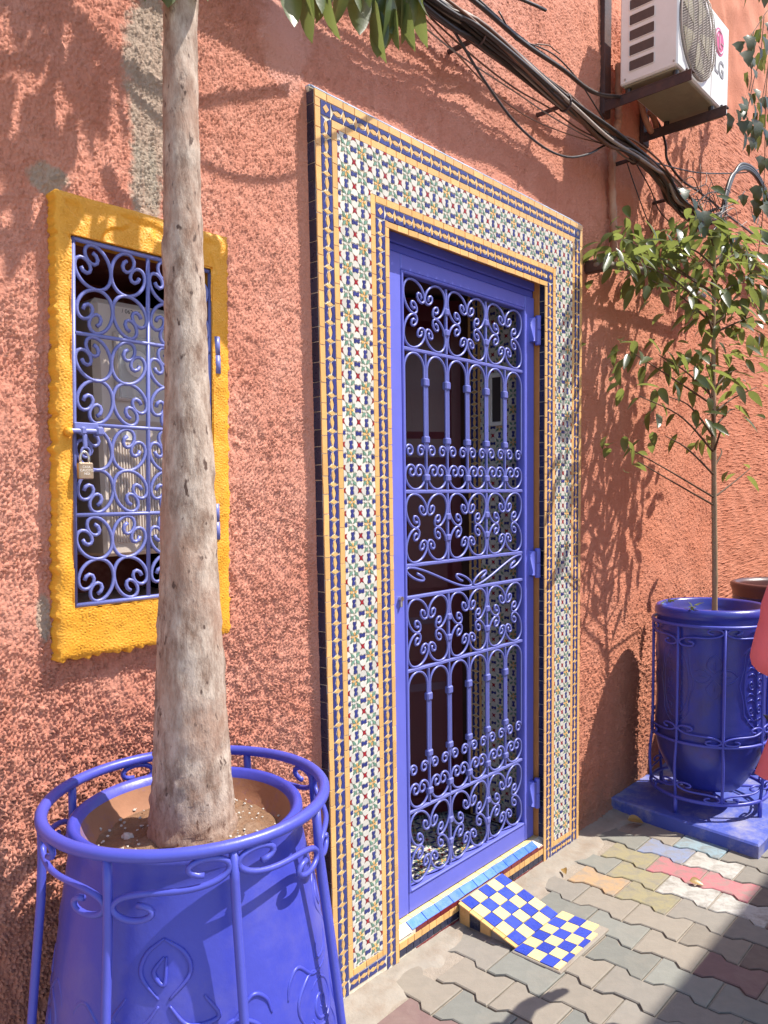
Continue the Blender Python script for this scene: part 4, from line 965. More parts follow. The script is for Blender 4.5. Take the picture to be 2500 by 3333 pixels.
b = MB(); b.lathe(prof2, *C2, 64, .003); body2 = part('pot_body', b, M['old_pot_blue'], pot2, True)
cv = []
for off in (0, 90, 180, 270):
    for s in range(4):
        q = s * math.pi / 2; L_ = .105
        for sg in (-1, 1):
            cv.append([((off + 4) + (r * math.cos(q) - sg * o * math.sin(q)) / .0043, .72 + r * math.sin(q) + sg * o * math.cos(q)) for r, o in ((.012, 0), (.045, .030), (.075, .026), (L_, 0))])
        cv.append([((off + 4) + (r * math.cos(q)) / .0043, .72 + r * math.sin(q)) for r in (.03, .05, .07)])
    o2 = off + 52
    cv.append([(o2 + 20 * math.sin(a) * (1 + .1 * math.cos(8 * a)) , .68 + .20 * math.cos(a)) for a in np.linspace(0, 6.2, 26)]); cv.append([(o2 + 16 * math.sin(a), .68 + .17 * math.cos(a)) for a in np.linspace(0, 6.2, 20)])
    for zz in (.56, .68, .80):
        for s in (-1, 1): cv += [spir(o2 + s * 6.5, zz, .026, 1.3, 0, s), [(o2 + s * 2, zz - .05), (o2 + s * 9, zz - .04), (o2 + s * 13, zz - .06)], [(o2, zz + .03), (o2 + s * 5, zz + .05), (o2 + s * 11, zz + .045)]]
carve(body2, cv, prof2[9:-1], C2, F2, M['old_pot_blue'], .004)
b = MB(); b.lathe([(.001, .968), (.12, .966), (.205, .962)], *C2, 40); part('soil', b, M['soil'], pot2, True)
st2 = thing('round_pot_stand', 'blue iron stand of three rings and curled scrolls round the carved jar on the plinth', 'pot stand', (C2[0], C2[1], .06))
ring('top_ring', C2, .264, .948, .008, st2, 'stand_blue'); ring('middle_ring', C2, .262, .402, .007, st2, 'stand_blue'); ring('bottom_ring', C2, .262, .138, .009, st2, 'stand_blue')
for k in range(8):
    a = F2 + R(-77 + 45 * k); b = MB(); b.tube([(C2[0] + r * math.cos(a), C2[1] + r * math.sin(a), z) for r, z in smooth_path_rz([(.264, .948), (.262, .7), (.262, .402), (.272, .33), (.268, .22), (.262, .138)])] if False else [(C2[0] + r * math.cos(a), C2[1] + r * math.sin(a), z) for r, z in ((.264, .948), (.262, .70), (.262, .41), (.270, .34), (.274, .28), (.270, .21), (.262, .138))], .007, 7); part('leg', b, M['stand_blue'], st2, True)
    if k % 2 == 1: b = MB(); b.tube([(C2[0] + .262 * math.cos(a), C2[1] + .262 * math.sin(a), .138), (C2[0] + .262 * math.cos(a), C2[1] + .262 * math.sin(a), .058)], .010, 7); part('foot', b, M['stand_blue'], st2, True)
    for zc, hh, fl in ((.898, .085, 0), (.447, .075, 1), (.180, .072, 1)): wrapscroll('scroll', C2, .264, zc, hh, a + R(22.5), R(45), .0048, st2, 'stand_blue', (k + fl) % 2)
for k in range(2):
    a = F2 + R(13 + 90 * k); b = MB(); b.tube([(C2[0] + .262 * math.cos(a), C2[1] + .262 * math.sin(a), .138), (C2[0] - .262 * math.cos(a), C2[1] - .262 * math.sin(a), .138 + .0)], .007, 6); part('cross_bar', b, M['stand_blue'], st2, True)
C3 = (4.60, -.42)
pot3 = thing('dark_pot', 'tall dark navy pot with a brown rim standing beyond the carved jar', 'pot', (C3[0], C3[1], 0))
b = MB(); b.lathe([(.22, .98), (.235, 1.03), (.25, 1.055), (.268, 1.05), (.272, 1.03), (.262, 1.005), (.258, .98)], *C3, 56); part('rim', b, simple('rim_brown', (.085, .03, .028), .35, .2, 20, .3, 60), pot3, True)
b = MB(); b.lathe([(.258, .98), (.262, .93), (.265, .75), (.262, .5), (.25, .3), (.22, .12), (.2, .0)], *C3, 56); part('pot_body', b, M['pot_dark'], pot3, True)
b = MB(); b.lathe([(.001, .985), (.225, .985)], *C3, 40); part('soil', b, M['soil'], pot3)

cit = thing('citrus_tree', 'slender young citrus tree with glossy green leaves growing in the carved jar', 'tree', (3.77, -.335, .96))
tp2 = smooth_path([(3.775, -.335, .95), (3.768, -.335, 1.15), (3.755, -.33, 1.45), (3.735, -.33, 1.70), (3.715, -.33, 1.95), (3.70, -.33, 2.2), (3.69, -.33, 2.45), (3.69, -.33, 2.65)], 50)
b = MB(); b.tube(tp2, list(np.interp(np.linspace(0, 1, 50), [0, .5, 1], [.0135, .0125, .006]) * (1 + .06 * RNG.standard_normal(50))), 9); part('trunk', b, M['citrus_bark'], cit, True)
CL = [leaf_mesh('leaf', L, wd, M['citrus_leaf'], fo, dr, 6) for L, wd, fo, dr in ((.105, .035, .3, .2), (.095, .036, .15, .45), (.112, .033, .35, .1), (.07, .036, .2, .3))]
CC = [((3.27, -.13, 2.62), .085, 22), ((3.16, -.12, 2.545), .06, 12), ((3.40, -.16, 2.58), .085, 20), ((3.55, -.2, 2.66), .07, 16), ((3.62, -.30, 2.71), .10, 24), ((3.84, -.34, 2.69), .10, 26), ((4.05, -.38, 2.70), .10, 24), ((3.65, -.35, 2.52), .10, 24), ((4.0, -.37, 2.55), .11, 28), ((3.42, -.32, 2.40), .06, 9), ((3.74, -.36, 2.37), .09, 20), ((4.02, -.40, 2.39), .10, 24), ((3.32, -.2, 2.46), .06, 7), ((3.16, -.2, 2.13), .07, 8), ((3.30, -.24, 2.14), .05, 5), ((3.54, -.33, 2.14), .08, 14), ((3.90, -.37, 2.13), .10, 20), ((4.10, -.40, 2.06), .08, 12), ((3.28, -.3, 1.955), .075, 10), ((3.12, -.24, 1.95), .05, 5), ((3.49, -.35, 2.03), .06, 9), ((3.63, -.33, 1.90), .07, 10), ((3.98, -.34, 1.95), .07, 9), ((3.05, -.22, 1.74), .05, 6), ((3.12, -.24, 1.68), .06, 7), ((3.24, -.30, 1.79), .05, 5), ((3.88, -.31, 1.76), .06, 7), ((4.15, -.37, 1.67), .05, 6), ((3.60, -.40, 1.82), .05, 6)]
def axis_at(z): i = min(range(len(tp2)), key=lambda q: abs(tp2[q][2] - z)); return tp2[i]
nleaf = 0
for c, r, n in CC:
    base = axis_at(c[2] - .25 * math.hypot(c[0] - 3.7, c[1] + .33) - .05); pts = smooth_path([base, tuple((Vector(base) + Vector(c)) / 2 + Vector((U(-.02, .02), U(-.02, .02), U(.0, .05)))), c], 12)
    b = MB(); b.tube(pts, list(np.linspace(.0055, .0022, 12)), 6); part('branch', b, M['twig'], cit, True)
    for i in range(n):
        if nleaf >= 298: break
        v = Vector((random.gauss(0, 1), random.gauss(0, 1) * .8, random.gauss(0, .8))) * r * .7
        put_leaf(CL, cit, Vector(c) + v, Vector((v.x, v.y, 0)).normalized() * U(.3, 1) + Vector((0, -.1, U(-.8, .15))), sc=U(.8, 1.15)); nleaf += 1
more = MB()
for c, r, n in CC:
    for i in range(int(n * .7)):
        v = Vector((random.gauss(0, 1), random.gauss(0, 1), random.gauss(0, .8))) * r * .85; mm = orient(Vector((v.x, v.y, 0)).normalized() * U(.3, 1) + Vector((0, 0, U(-.8, .1))), U(-.6, .6)); mm.translation = Vector(c) + v + Vector((0, .06, .02)); me = random.choice(CL)
        more.add([mm @ p.co for p in me.vertices], [tuple(p.vertices) for p in me.polygons])
part('foliage', more, M['citrus_leaf'], cit, True, kind='stuff')

# ------------------------------------------------------------------ air conditioner on its wall brackets
ac = thing('air_conditioner', 'white outdoor air conditioning unit with a round fan grille, bolted high on the wall', 'air conditioner', (3.575, -.185, 3.285))
AX0, AX1, AY0, AY1, AZ0, AZ1 = 3.28, 3.872, -.31, -.06, 3.288, 3.668
b = MB(); b.box(AX0 + .001, AX1, AY0, AY1, AZ0 + .002, AZ1, .006); part('casing', b, M['ac_white'], ac)
b = MB(); b.box(AX0 + .012, AX1 - .012, AY0 + .012, AY1 - .012, AZ0 - .006, AZ0 + .003, .003); part('base_plate', b, M['ac_under'], ac)
def rrect(y0, y1, z0, z1, r, n=4):
    q = []
    for cy, cz, a0 in ((y1 - r, z1 - r, 0), (y0 + r, z1 - r, 90), (y0 + r, z0 + r, 180), (y1 - r, z0 + r, 270)):
        q += [(cy + r * math.cos(R(a0 + 90 * i / n)), cz + r * math.sin(R(a0 + 90 * i / n))) for i in range(n + 1)]
    return q
for i in range(6):
    z = 3.333 + .061 * i; b = MB(); q = rrect(.102, .212, z, z + .042, .006); b.prism([(x, y) for x, y in q], -.002, .0012, .0, at(AX0 - .0002, 0, 0, SIDE)); part('side_slot', b, M['ac_dark'], ac)
    b = MB(); b.tube([(AX0 - .0015, -x, y) for x, y in q], .0016, 5, closed=True); part('slot_rim', b, M['ac_white'], ac)
for y, z in ((-.085, 3.308), (-.295, 3.308)): b = MB(); b.tube([(AX0 - .003, y, z), (AX0 + .004, y, z)], .004, 8); part('screw', b, M['ac_wire'], ac)
FCX, FCZ, FR = 3.478, 3.492, .186
b = MB(); n = 48
b.prism([(FCX + FR * math.cos(2 * math.pi * k / n), FCZ + FR * math.sin(2 * math.pi * k / n)) for k in range(n)], -.002, .0012, 0, at(0, AY0 - .0003, 0)); part('fan_recess', b, M['ac_dark'], ac)
b = MB()
for k in range(5):
    a = 2 * math.pi * k / 5; q = []
    for r, da in ((.04, -.25), (.155, -.42), (.165, .25), (.04, .25)): q.append((FCX + r * math.cos(a + da), FCZ + r * math.sin(a + da)))
    b.prism(q, .0015, .004, .001, at(0, AY0 - .0003, 0))
part('fan', b, M['ac_under'], ac)
b = MB()
def dome(x, z): return AY0 - .010 - .030 * max(0, 1 - ((x - FCX) ** 2 + (z - FCZ) ** 2) / FR ** 2) ** .5
for i in range(-21, 22):
    o = i * .0088; hl = math.sqrt(max(0, FR ** 2 - o ** 2)); ca, sa = math.cos(R(33)), math.sin(R(33))
    if hl < .02: continue
    q = [(FCX + ca * t - sa * o, FCZ + sa * t + ca * o) for t in np.linspace(-hl, hl, 13)]; b.tube([(x, dome(x, z), z) for x, z in q], .0013, 4, False)
for i in range(-4, 5):
    o = i * .04; hl = math.sqrt(max(0, FR ** 2 - o ** 2)); q = [(FCX + o, FCZ + t) for t in np.linspace(-hl, hl, 11)]; b.tube([(x, dome(x, z) - .002, z) for x, z in q], .0016, 4, False)
for r in (FR, FR * .985): b.tube([(FCX + r * math.cos(a), AY0 - .009, FCZ + r * math.sin(a)) for a in np.linspace(0, 6.283, 60, endpoint=False)], .0028, 6, closed=True)
part('fan_guard', b, M['ac_wire'], ac, True)
LGX, LGZ, LR = 3.748, 3.562, .058
b = MB(); b.prism([(LGX + LR * math.cos(2 * math.pi * k / 40), LGZ + LR * math.sin(2 * math.pi * k / 40)) for k in range(40)], 0, .0015, .0005, at(0, AY0 - .0002, 0)); lg = part('logo_disc', b, M['logo_red'], ac)
b = MB(); rr_ = LR * .80
b.tube([(LGX + rr_ * math.cos(a), AY0 - .0022, LGZ + rr_ * math.sin(a)) for a in np.linspace(R(62), R(360), 40)], .0028, 5); b.tube([(LGX + rr_, AY0 - .0022, LGZ), (LGX + LR * .30, AY0 - .0022, LGZ)], .0028, 5)
b.tube([(LGX, AY0 - .0022, LGZ + LR * .42), (LGX, AY0 - .0022, LGZ - LR * .42), (LGX + LR * .28, AY0 - .0022, LGZ - LR * .42)], .0028, 5); b.lathe([(.001, .0025), (.0055, .0022), (.0055, 0)], 0, 0, 10)
o_ = len(b.v) - 30; b.v[o_:] = [(LGX - LR * .38 + x, AY0 - .0012 - z, LGZ + LR * .34 + y) for x, y, z in b.v[o_:]]
part('logo_mark', b, M['logo_pale'], lg)
me = text_mesh('LG', .098, .0008, bold=.002); me.materials.append(M['logo_grey']); link('lettering', me, ac, mat4=at(LGX + .004, AY0 - .0012, 3.452))
b = MB(); b.box(3.655, 3.66, AY0 - .0016, AY0 + .001, AZ0 + .012, AZ1 - .012, .001); part('panel_seam', b, M['ac_wire'], ac)
for x, lb in ((3.315, 'rusty brown angle iron bracket under the left end of the air conditioner'), (3.722, 'rusty brown angle iron bracket under the right end of the air conditioner')):
    br = thing('wall_bracket', lb, 'bracket', (x, .03, 3.22), 'brackets that carry the air conditioner')
    b = MB(); b.box(x - .018, x + .018, -.362, .032, 3.256, 3.262, .001); b.box(x - .018, x - .013, -.362, .032, 3.218, 3.2555, .001); part('arm', b, M['rust_iron'], br)
    b = MB(); b.box(x - .020, x + .045, .018, .038, 3.21, 3.80, .002); part('upright', b, M['rust_iron'], br)
    for y in (-.085, -.29): b = MB(); b.tube([(x, y, 3.2625), (x, y, 3.282)], .013, 10); part('rubber_pad', b, M['cable_black'], br)
    b = MB(); b.tube([(x, -.335, 3.25), (x, -.335, 3.275)], .006, 6); part('bolt', b, M['rust_iron'], br)

# ------------------------------------------------------------------ cables, clips and pipes
def cable(label, pts, r, mat, n=40, name='cable', group=None, cat='cable', sides=6):
    p = smooth_path(pts, n); b = MB(); b.tube(p, r, sides); o = link(name, b.mesh(name, M[mat], True)); tag(o, label, cat, group); return o
main = [(.2, -.085, 3.02), (1.0, -.085, 3.03), (1.93, -.083, 3.04), (2.21, -.083, 3.053), (2.77, -.08, 3.042), (3.09, -.09, 3.02), (3.29, -.10, 3.03), (3.51, -.10, 3.03), (3.67, -.10, 3.01), (3.78, -.10, 2.975), (3.94, -.10, 2.955), (4.1, -.10, 2.945), (4.25, -.10, 2.955), (4.36, -.11, 3.01)]
G_ = 'cables bunched along the wall above the door'
for i in range(18):
    rr = .5 + .5 * random.random(); a = U(0, 6.28); ro = U(.008, .030); sag = [(U(-.012, .012), U(-.016, .016)) for _ in main]
    pts = [(x + U(-.02, .02), y + ro * math.cos(a + x * 1.3) * (1 if 1.9 < x < 3.7 else 1.6) + s_[0], z + ro * math.sin(a + x * 1.3) * (1 if 1.9 < x < 3.7 else 1.6) + s_[1]) for (x, y, z), s_ in zip(main, sag)]
    if i % 2: pts = pts[:-random.randint(1, 3)]
    cable('thin cable bunched with others along the wall above the doorway', pts, U(.004, .0088), ['cable_black', 'cable_black', 'cable_brown', 'cable_grey'][i % 4], 70, group=G_)
cable('thickest dark cable in the bunch running along the wall above the doorway', main, .015, 'cable_black', 70)
for i in range(5):
    o = U(-.015, .015); cable('black cable of the bunch bent into a tall loop beyond the air conditioner', [(4.22, -.11, 2.95 + o), (4.333, -.12, 3.0 + o), (4.40 + o, -.12, 3.06), (4.44 + o, -.12, 3.14), (4.52 + o, -.12, 3.25), (4.63, -.12, 3.335 + o), (4.75, -.12, 3.375 + o), (4.88, -.12, 3.385 + o), (5.02, -.12, 3.36 + o), (5.2, -.12, 3.28 + o), (5.5, -.12, 3.15 + o)], U(.006, .010), 'cable_black', 44, group='black cables looped beyond the air conditioner')
cable('white edged black cable hanging in a wide slack loop above the doorway', [(1.93, -.075, 3.06), (1.979, -.07, 3.05), (2.09, -.07, 3.02), (2.232, -.07, 2.944), (2.423, -.07, 2.867), (2.62, -.07, 2.838), (2.81, -.07, 2.855), (2.99, -.07, 2.921), (3.133, -.07, 2.999), (3.27, -.075, 3.055)], .0045, 'cable_black')
cable('thick black cable rising from the bunch to the left air conditioner bracket', [(1.6, -.06, 3.16), (2.207, -.06, 3.169), (2.511, -.06, 3.160), (2.80, -.06, 3.176), (2.97, -.06, 3.175), (3.109, -.06, 3.195), (3.315, -.05, 3.262)], .0085, 'cable_black')
cable('second black cable beside the one rising to the air conditioner bracket', [(1.6, -.05, 3.20), (2.207, -.05, 3.195), (2.48, -.05, 3.18), (2.80, -.05, 3.19), (2.97, -.05, 3.19)], .005, 'cable_black')
cable('thin dark wire drooping from the upper cable down to the bunch near the bracket', [(2.358, -.06, 3.20), (2.45, -.06, 3.153), (2.507, -.06, 3.161), (2.629, -.06, 3.19), (2.769, -.06, 3.203), (2.945, -.06, 3.175), (3.165, -.06, 3.096), (3.291, -.06, 3.064)], .0028, 'cable_black')
cable('knotted loose end of thin wire above the upper cable', [(2.60, -.06, 3.19), (2.68, -.065, 3.215), (2.731, -.06, 3.222), (2.775, -.06, 3.224)], .0025, 'cable_brown')
cable('pale grey wire strung straight below the bunch', [(1.8, -.05, 2.995), (1.966, -.05, 2.988), (2.157, -.05, 2.977), (2.49, -.05, 2.982), (2.733, -.05, 2.984), (3.029, -.05, 3.002), (3.228, -.055, 3.023)], .0026, 'cable_grey')
cable('brown wire sagging just under the bunch left of the air conditioner', [(1.9, -.06, 3.03), (2.2, -.06, 2.995), (2.45, -.06, 2.985), (2.7, -.06, 3.00), (2.95, -.06, 3.0), (3.2, -.065, 3.03)], .003, 'cable_brown')
cable('dark wire sagging lowest under the bunch left of the air conditioner', [(1.95, -.05, 3.02), (2.3, -.05, 2.94), (2.55, -.05, 2.925), (2.85, -.05, 2.96), (3.2, -.06, 3.02)], .0025, 'cable_brown')
cable('thin black wire crossing from the bunch up to the tall cable loop', [(3.30, -.09, 3.03), (3.492, -.1, 3.039), (3.756, -.1, 3.085), (4.074, -.1, 3.152), (4.432, -.1, 3.25), (4.872, -.1, 3.386), (5.3, -.1, 3.55)], .0035, 'cable_black')
cable('black hose cable dropping from the unit and running right behind the leaves', [(3.681, -.02, 3.326), (3.76, -.02, 3.325), (3.80, -.03, 3.284), (3.80, -.05, 3.213), (3.80, -.06, 3.14), (3.92, -.08, 3.08), (4.13, -.08, 3.085), (4.337, -.08, 3.086), (4.56, -.08, 3.077), (4.80, -.08, 3.077), (5.3, -.08, 3.08)], .006, 'cable_black', 50)
cable('thin wire dropping steeply from the bunch to the leaves beside the wrapped pipe', [(3.36, -.06, 3.0), (3.434, -.06, 2.932), (3.532, -.06, 2.848), (3.634, -.06, 2.768)], .0025, 'cable_black')
cable('thin wire slanting from the bunch down to the top of the citrus tree', [(3.44, -.06, 3.03), (3.608, -.06, 2.956), (3.713, -.06, 2.886), (3.866, -.06, 2.856), (4.1, -.06, 2.80)], .0028, 'cable_black')
for i in range(16):
    x = U(3.75, 4.35); z = 2.97 + U(-.02, .08); dx = U(.15, .6); cable('loose thin wire tangled below the tall cable loop', [(x, -.1 + U(-.04, .04), z), (x + dx * .3, -.11 + U(-.05, .03), z + U(-.08, .12)), (x + dx * .7, -.11 + U(-.05, .03), z + U(-.05, .2)), (x + dx, -.1, z + U(-.05, .25))], U(.0018, .003), random.choice(['cable_grey', 'cable_brown', 'cable_black']), 20, 'wire', 'loose wires tangled below the tall cable loop', 'wire', 5)
# cables further left, out of the picture, that throw the thin shadows beside the trunk
for z, y in ((3.32, -.16), (3.24, -.10)): cable('single black cable running along the wall high above the window', [(-.8, y, z + .02), (.4, y, z - .02), (1.2, y, z - .05), (2.0, y, z - .06), (2.6, y, z + .05)], .006, 'cable_black', group='cables high above the window')
cable('slack brown cable hanging in a curve high between trunk and doorway', [(1.13, -.25, 3.15), (1.33, -.25, 3.02), (1.50, -.25, 2.96), (1.66, -.25, 2.98), (1.86, -.25, 3.08), (2.05, -.18, 3.12)], .006, 'cable_brown')
cable('thick slanting branch like cable high above the window', [(.9, -.3, 3.38), (1.15, -.3, 3.28), (1.42, -.3, 3.19), (1.7, -.2, 3.14)], .010, 'cable_brown')
for i, (x, z, w_) in enumerate(((2.207, 3.045, 'first cable clip from the left, above the left side of the doorway'), (2.77, 3.03, 'cable clip above the right side of the doorway'), (3.39, 3.02, 'cable clip by the top of the wrapped pipe'), (3.87, 2.985, 'rightmost cable clip, below the air conditioner'))):
    cl = thing('cable_clip', 'rusty iron ' + w_, 'clip', (x, .035, z), 'iron clips that hold the cables')
    b = MB(); b.tube([(x, .05, z), (x, -.07, z)], .009, 6); part('arm', b, M['rust_iron'], cl)
    b = MB(); b.tube([(x, -.085 + .026 * math.cos(a), z + .006 + .030 * math.sin(a)) for a in np.linspace(0, 6.28, 16, endpoint=False)], .004, 5, closed=True); part('clasp', b, M['rust_iron'], cl)
pipe = thing('wrapped_pipe', 'tape wrapped pipe dropping down the wall from the air conditioner to the leaves', 'pipe', (3.38, .01, 2.6))
q = smooth_path([(3.40, .0, 3.45), (3.418, .01, 3.328), (3.419, .01, 3.266), (3.406, .005, 3.204), (3.378, .0, 3.157), (3.35, .0, 3.064), (3.36, .01, 2.987), (3.369, .012, 2.894), (3.385, .012, 2.77), (3.392, .012, 2.62)], 90)
b = MB(); b.tube(q, [.0165 + .0022 * math.sin(i * 1.1) for i in range(90)], 9); part('pipe', b, M['wrap'], pipe, True)
b = MB(); b.add([(3.345, -.012, 3.05), (3.335, -.02, 2.97), (3.338, -.015, 2.90), (3.318, -.024, 2.90), (3.312, -.02, 2.99), (3.322, -.01, 3.05)], [(0, 1, 4, 5), (1, 2, 3, 4)]); part('loose_tape', b, M['wrap'], pipe)
cable('cream hose curled under the air conditioner between its brackets', [(3.575, -.02, 3.36), (3.583, -.02, 3.344), (3.633, -.02, 3.289), (3.701, -.02, 3.254), (3.759, -.02, 3.284), (3.732, -.02, 3.323), (3.681, -.02, 3.335)], .013, 'wrap', 40, 'hose', cat='hose', sides=10)
cd_ = thing('wall_conduit', 'grey conduit pipe on a dark bracket crossing the wall behind the citrus leaves', 'pipe', (3.2, .0, 2.52))
b = MB(); b.tube(smooth_path([(3.182, .0, 2.535), (3.184, -.03, 2.535), (3.282, -.05, 2.545), (3.477, -.06, 2.567), (3.69, -.06, 2.583), (3.923, -.06, 2.59), (4.3, -.06, 2.59)], 40), .016, 10); part('pipe', b, M['bar_grey'], cd_, True)
b = MB(); b.box(3.165, 3.20, -.045, .04, 2.505, 2.56, .006); part('bracket', b, M['rust_iron'], cd_)
cable('dark slanting pipe fixed to the wall at the far right above the leaves', [(4.9, -.03, 2.99), (5.044, -.03, 2.965), (5.244, -.03, 2.943), (5.6, -.03, 2.92)], .018, 'dark_wood', 12, 'pipe', cat='pipe', sides=10)

# ------------------------------------------------------------------ vine hanging at the upper right
vine = thing('hanging_vine', 'thin hanging vine with dark pointed leaves at the upper right corner of the wall', 'vine', (4.35, -.28, 2.9))
VL = [leaf_mesh('leaf', L, wd, M['vine_leaf'], .15, dr, 6, lobes=1) for L, wd, dr in ((.075, .07, .3), (.065, .06, .15), (.085, .075, .4))]
for p in ([(4.75, -.26, 4.4), (4.62, -.28, 4.1), (4.45, -.30, 4.0), (4.25, -.30, 3.82), (4.08, -.30, 3.68)], [(4.25, -.30, 3.82), (4.20, -.3, 3.70), (4.23, -.3, 3.60), (4.20, -.3, 3.52)], [(4.40, -.30, 3.95), (4.36, -.3, 3.75), (4.28, -.3, 3.62), (4.22, -.3, 3.50), (4.18, -.3, 3.42)], [(4.62, -.28, 4.1), (4.55, -.3, 3.9), (4.48, -.3, 3.7), (4.46, -.3, 3.55), (4.47, -.3, 3.3), (4.46, -.3, 3.0), (4.47, -.28, 2.8)], [(4.55, -.3, 3.9), (4.40, -.31, 3.6), (4.34, -.31, 3.48)], [(4.7, -.26, 4.3), (4.75, -.28, 3.8), (4.70, -.28, 3.4), (4.62, -.28, 3.15)]):
    b = MB(); b.tube(smooth_path(p, 24), .0022, 5); part('stem', b, M['twig'], vine, True)
for c, r, n in (((4.10, -.3, 3.66), .06, 7), ((4.24, -.3, 3.76), .06, 7), ((4.42, -.3, 3.90), .08, 9), ((4.20, -.3, 3.53), .06, 7), ((4.32, -.3, 3.50), .06, 7), ((4.14, -.3, 3.37), .06, 9), ((4.28, -.3, 3.36), .05, 7), ((4.42, -.3, 3.42), .06, 6), ((4.47, -.3, 3.10), .06, 6), ((4.40, -.3, 2.95), .05, 5), ((4.62, -.28, 3.2), .08, 8), ((4.52, -.29, 3.62), .05, 6), ((3.86, -.16, 2.90), .06, 7), ((3.95, -.16, 2.93), .04, 4), ((4.40, -.14, 2.93), .05, 5), ((4.55, -.14, 2.90), .05, 5), ((4.8, -.25, 4.1), .1, 10)):
    for i in range(n):
        v = Vector((random.gauss(0, 1), random.gauss(0, .7), random.gauss(0, 1))) * r * .7; put_leaf(VL, vine, Vector(c) + v, Vector((v.x * 4, -.35 + v.y, -.9)), U(-.4, .4), U(.8, 1.25))
# the vine's upper mass above the picture, which throws the long shadows round the air conditioner
for i in range(60):
    put_leaf(VL, vine, (U(3.95, 4.9), U(-.35, -.15), U(4.15, 4.7)), (U(-.3, .3), -.3, -.9), U(-.5, .5), 1.1)

# ------------------------------------------------------------------ fallen leaves
def ground_leaf(label, p, d, sc, mat='dry_leaf'):
    me = leaf_mesh('fallen_leaf', .075, .05, M[mat], .5, .25); mm = orient(d, .35); mm.translation = p
    return tag(link('fallen_leaf', me, mat4=mm @ Matrix.Scale(sc, 4)), label, 'leaf', 'fallen leaves')
ground_leaf('curled yellow leaf lying in the shade between doorway and plinth', (3.36, -.10, .022), (.5, -.8, .05), 1)
ground_leaf('small pale leaf lying on the white painted paver', (2.99, -.53, .012), (.3, -.9, .02), .7)
ground_leaf('small dry brown leaf lying on a grey paver near the step', (2.76, -.10, .012), (-.6, -.5, .05), .5)
for k, (a, sc, t) in enumerate(((-62, .8, 'left part of its rim'), (-20, .55, 'front of its rim'))):
    sp = thing('leaf_sprig', 'sprig of pale leaves fallen on the carved jar at the ' + t, 'sprig', (C2[0] + .22 * math.cos(F2 + R(a)), C2[1] + .22 * math.sin(F2 + R(a)), 1.02)); bx, by = C2[0] + .225 * math.cos(F2 + R(a)), C2[1] + .225 * math.sin(F2 + R(a))
    for i in range(7): put_leaf(CL, sp, (bx + U(-.02, .02), by + U(-.02, .02), 1.022 + U(0, .02)), (U(-1, 1), U(-1, 1), U(-.1, .4)), sc=.42 * sc / .6)

# ------------------------------------------------------------------ passer-by at the right edge
def skin_mesh(name, chains, mat, sub=2):
    """chains: list of lists of (point, radius); the first point of later chains joins the nearest earlier point"""
    vs, rs, es = [], [], []
    for ch in chains:
        prev = None
        for (p, r) in ch:
            hit = [i for i, q in enumerate(vs) if (Vector(q) - Vector(p)).length < 1e-5]
            i = hit[0] if hit else len(vs)
            if not hit: vs.append(p); rs.append(r)
            if prev is not None and prev != i: es.append((prev, i))
            prev = i
    me = bpy.data.meshes.new(name); me.from_pydata(vs, es, []); o = bpy.data.objects.new(name, me); COL.objects.link(o)
    sk = o.modifiers.new('skin', 'SKIN'); sv = me.skin_vertices[0].data
    for i, r in enumerate(rs): sv[i].radius = (r, r) if not isinstance(r, tuple) else r
    sv[0].use_root = True; sb = o.modifiers.new('sub', 'SUBSURF'); sb.levels = sub; sb.render_levels = sub
    dg = bpy.context.evaluated_depsgraph_get(); out = bpy.data.meshes.new_from_object(o.evaluated_get(dg)); out.name = name
    bpy.data.objects.remove(o); bpy.data.meshes.remove(me); out.materials.clear(); out.materials.append(mat)
    out.polygons.foreach_set('use_smooth', [True] * len(out.polygons)); return out
per = thing('person', 'person in a loose coral pink shirt and black trousers walking past at the right edge', 'person', (2.270, -1.226, 0))
PM = Matrix.Translation((2.270, -1.226, 0)) @ Matrix.Rotation(R(-48), 4, 'Z')         # local +y is the way the person walks, +x their right
def L(x, y, z): return tuple(PM @ Vector((x, y, z)))
def chain(*q): return [(L(*p), r) for p, r in q]
pel = ((0, 0, .90), .125)
hands = []
for s in (-1, 1):
    wr, pc_, el = ((-.06, .27, 1.12), (.0, .30, 1.13), (-.185, .09, 1.10)) if s < 0 else ((.245, .14, .80), (.245, .17, .725), (.225, .0, 1.08))
    hands.append([((s * .075, .0, 1.36), .07), ((s * .165, -.0, 1.345), .052), (el, .042), (wr, .028), (pc_, .032)])
    fd = (Vector(pc_) - Vector(wr)).normalized(); sd_v = Vector((0, 0, 1)) if s < 0 else Vector((0, 1, 0)); cu_ = Vector((0, .5, -.5)) if s < 0 else Vector((-.6, .2, 0))
    for i, (dx, l) in enumerate(((-.026, .058), (-.009, .070), (.009, .075), (.025, .066))):
        b0 = Vector(pc_) + fd * .035 + sd_v * dx; b1 = b0 + fd * l * .5; b2 = b1 + (fd + cu_ * .8).normalized() * l * .5
        hands.append([(pc_, .032), (tuple(b0), .0105), (tuple(b1), .009), (tuple(b2), .0075)])
    t0 = Vector(pc_) + sd_v * .035; hands.append([(pc_, .032), (tuple(t0), .012), (tuple(t0 + fd * .03 + cu_ * .02), .010), (tuple(t0 + fd * .05 + cu_ * .04), .008)])
leg = []
for s in (-1, 1): leg.append([((0, 0, .90), .125), ((s * .09, .0, .84), .095), ((s * .095, .07 * s + .02, .48), .062), ((s * .09, .12 * s, .09), .04), ((s * .095, .12 * s + .10, .04), .038), ((s * .095, .12 * s + .15, .035), .03)])
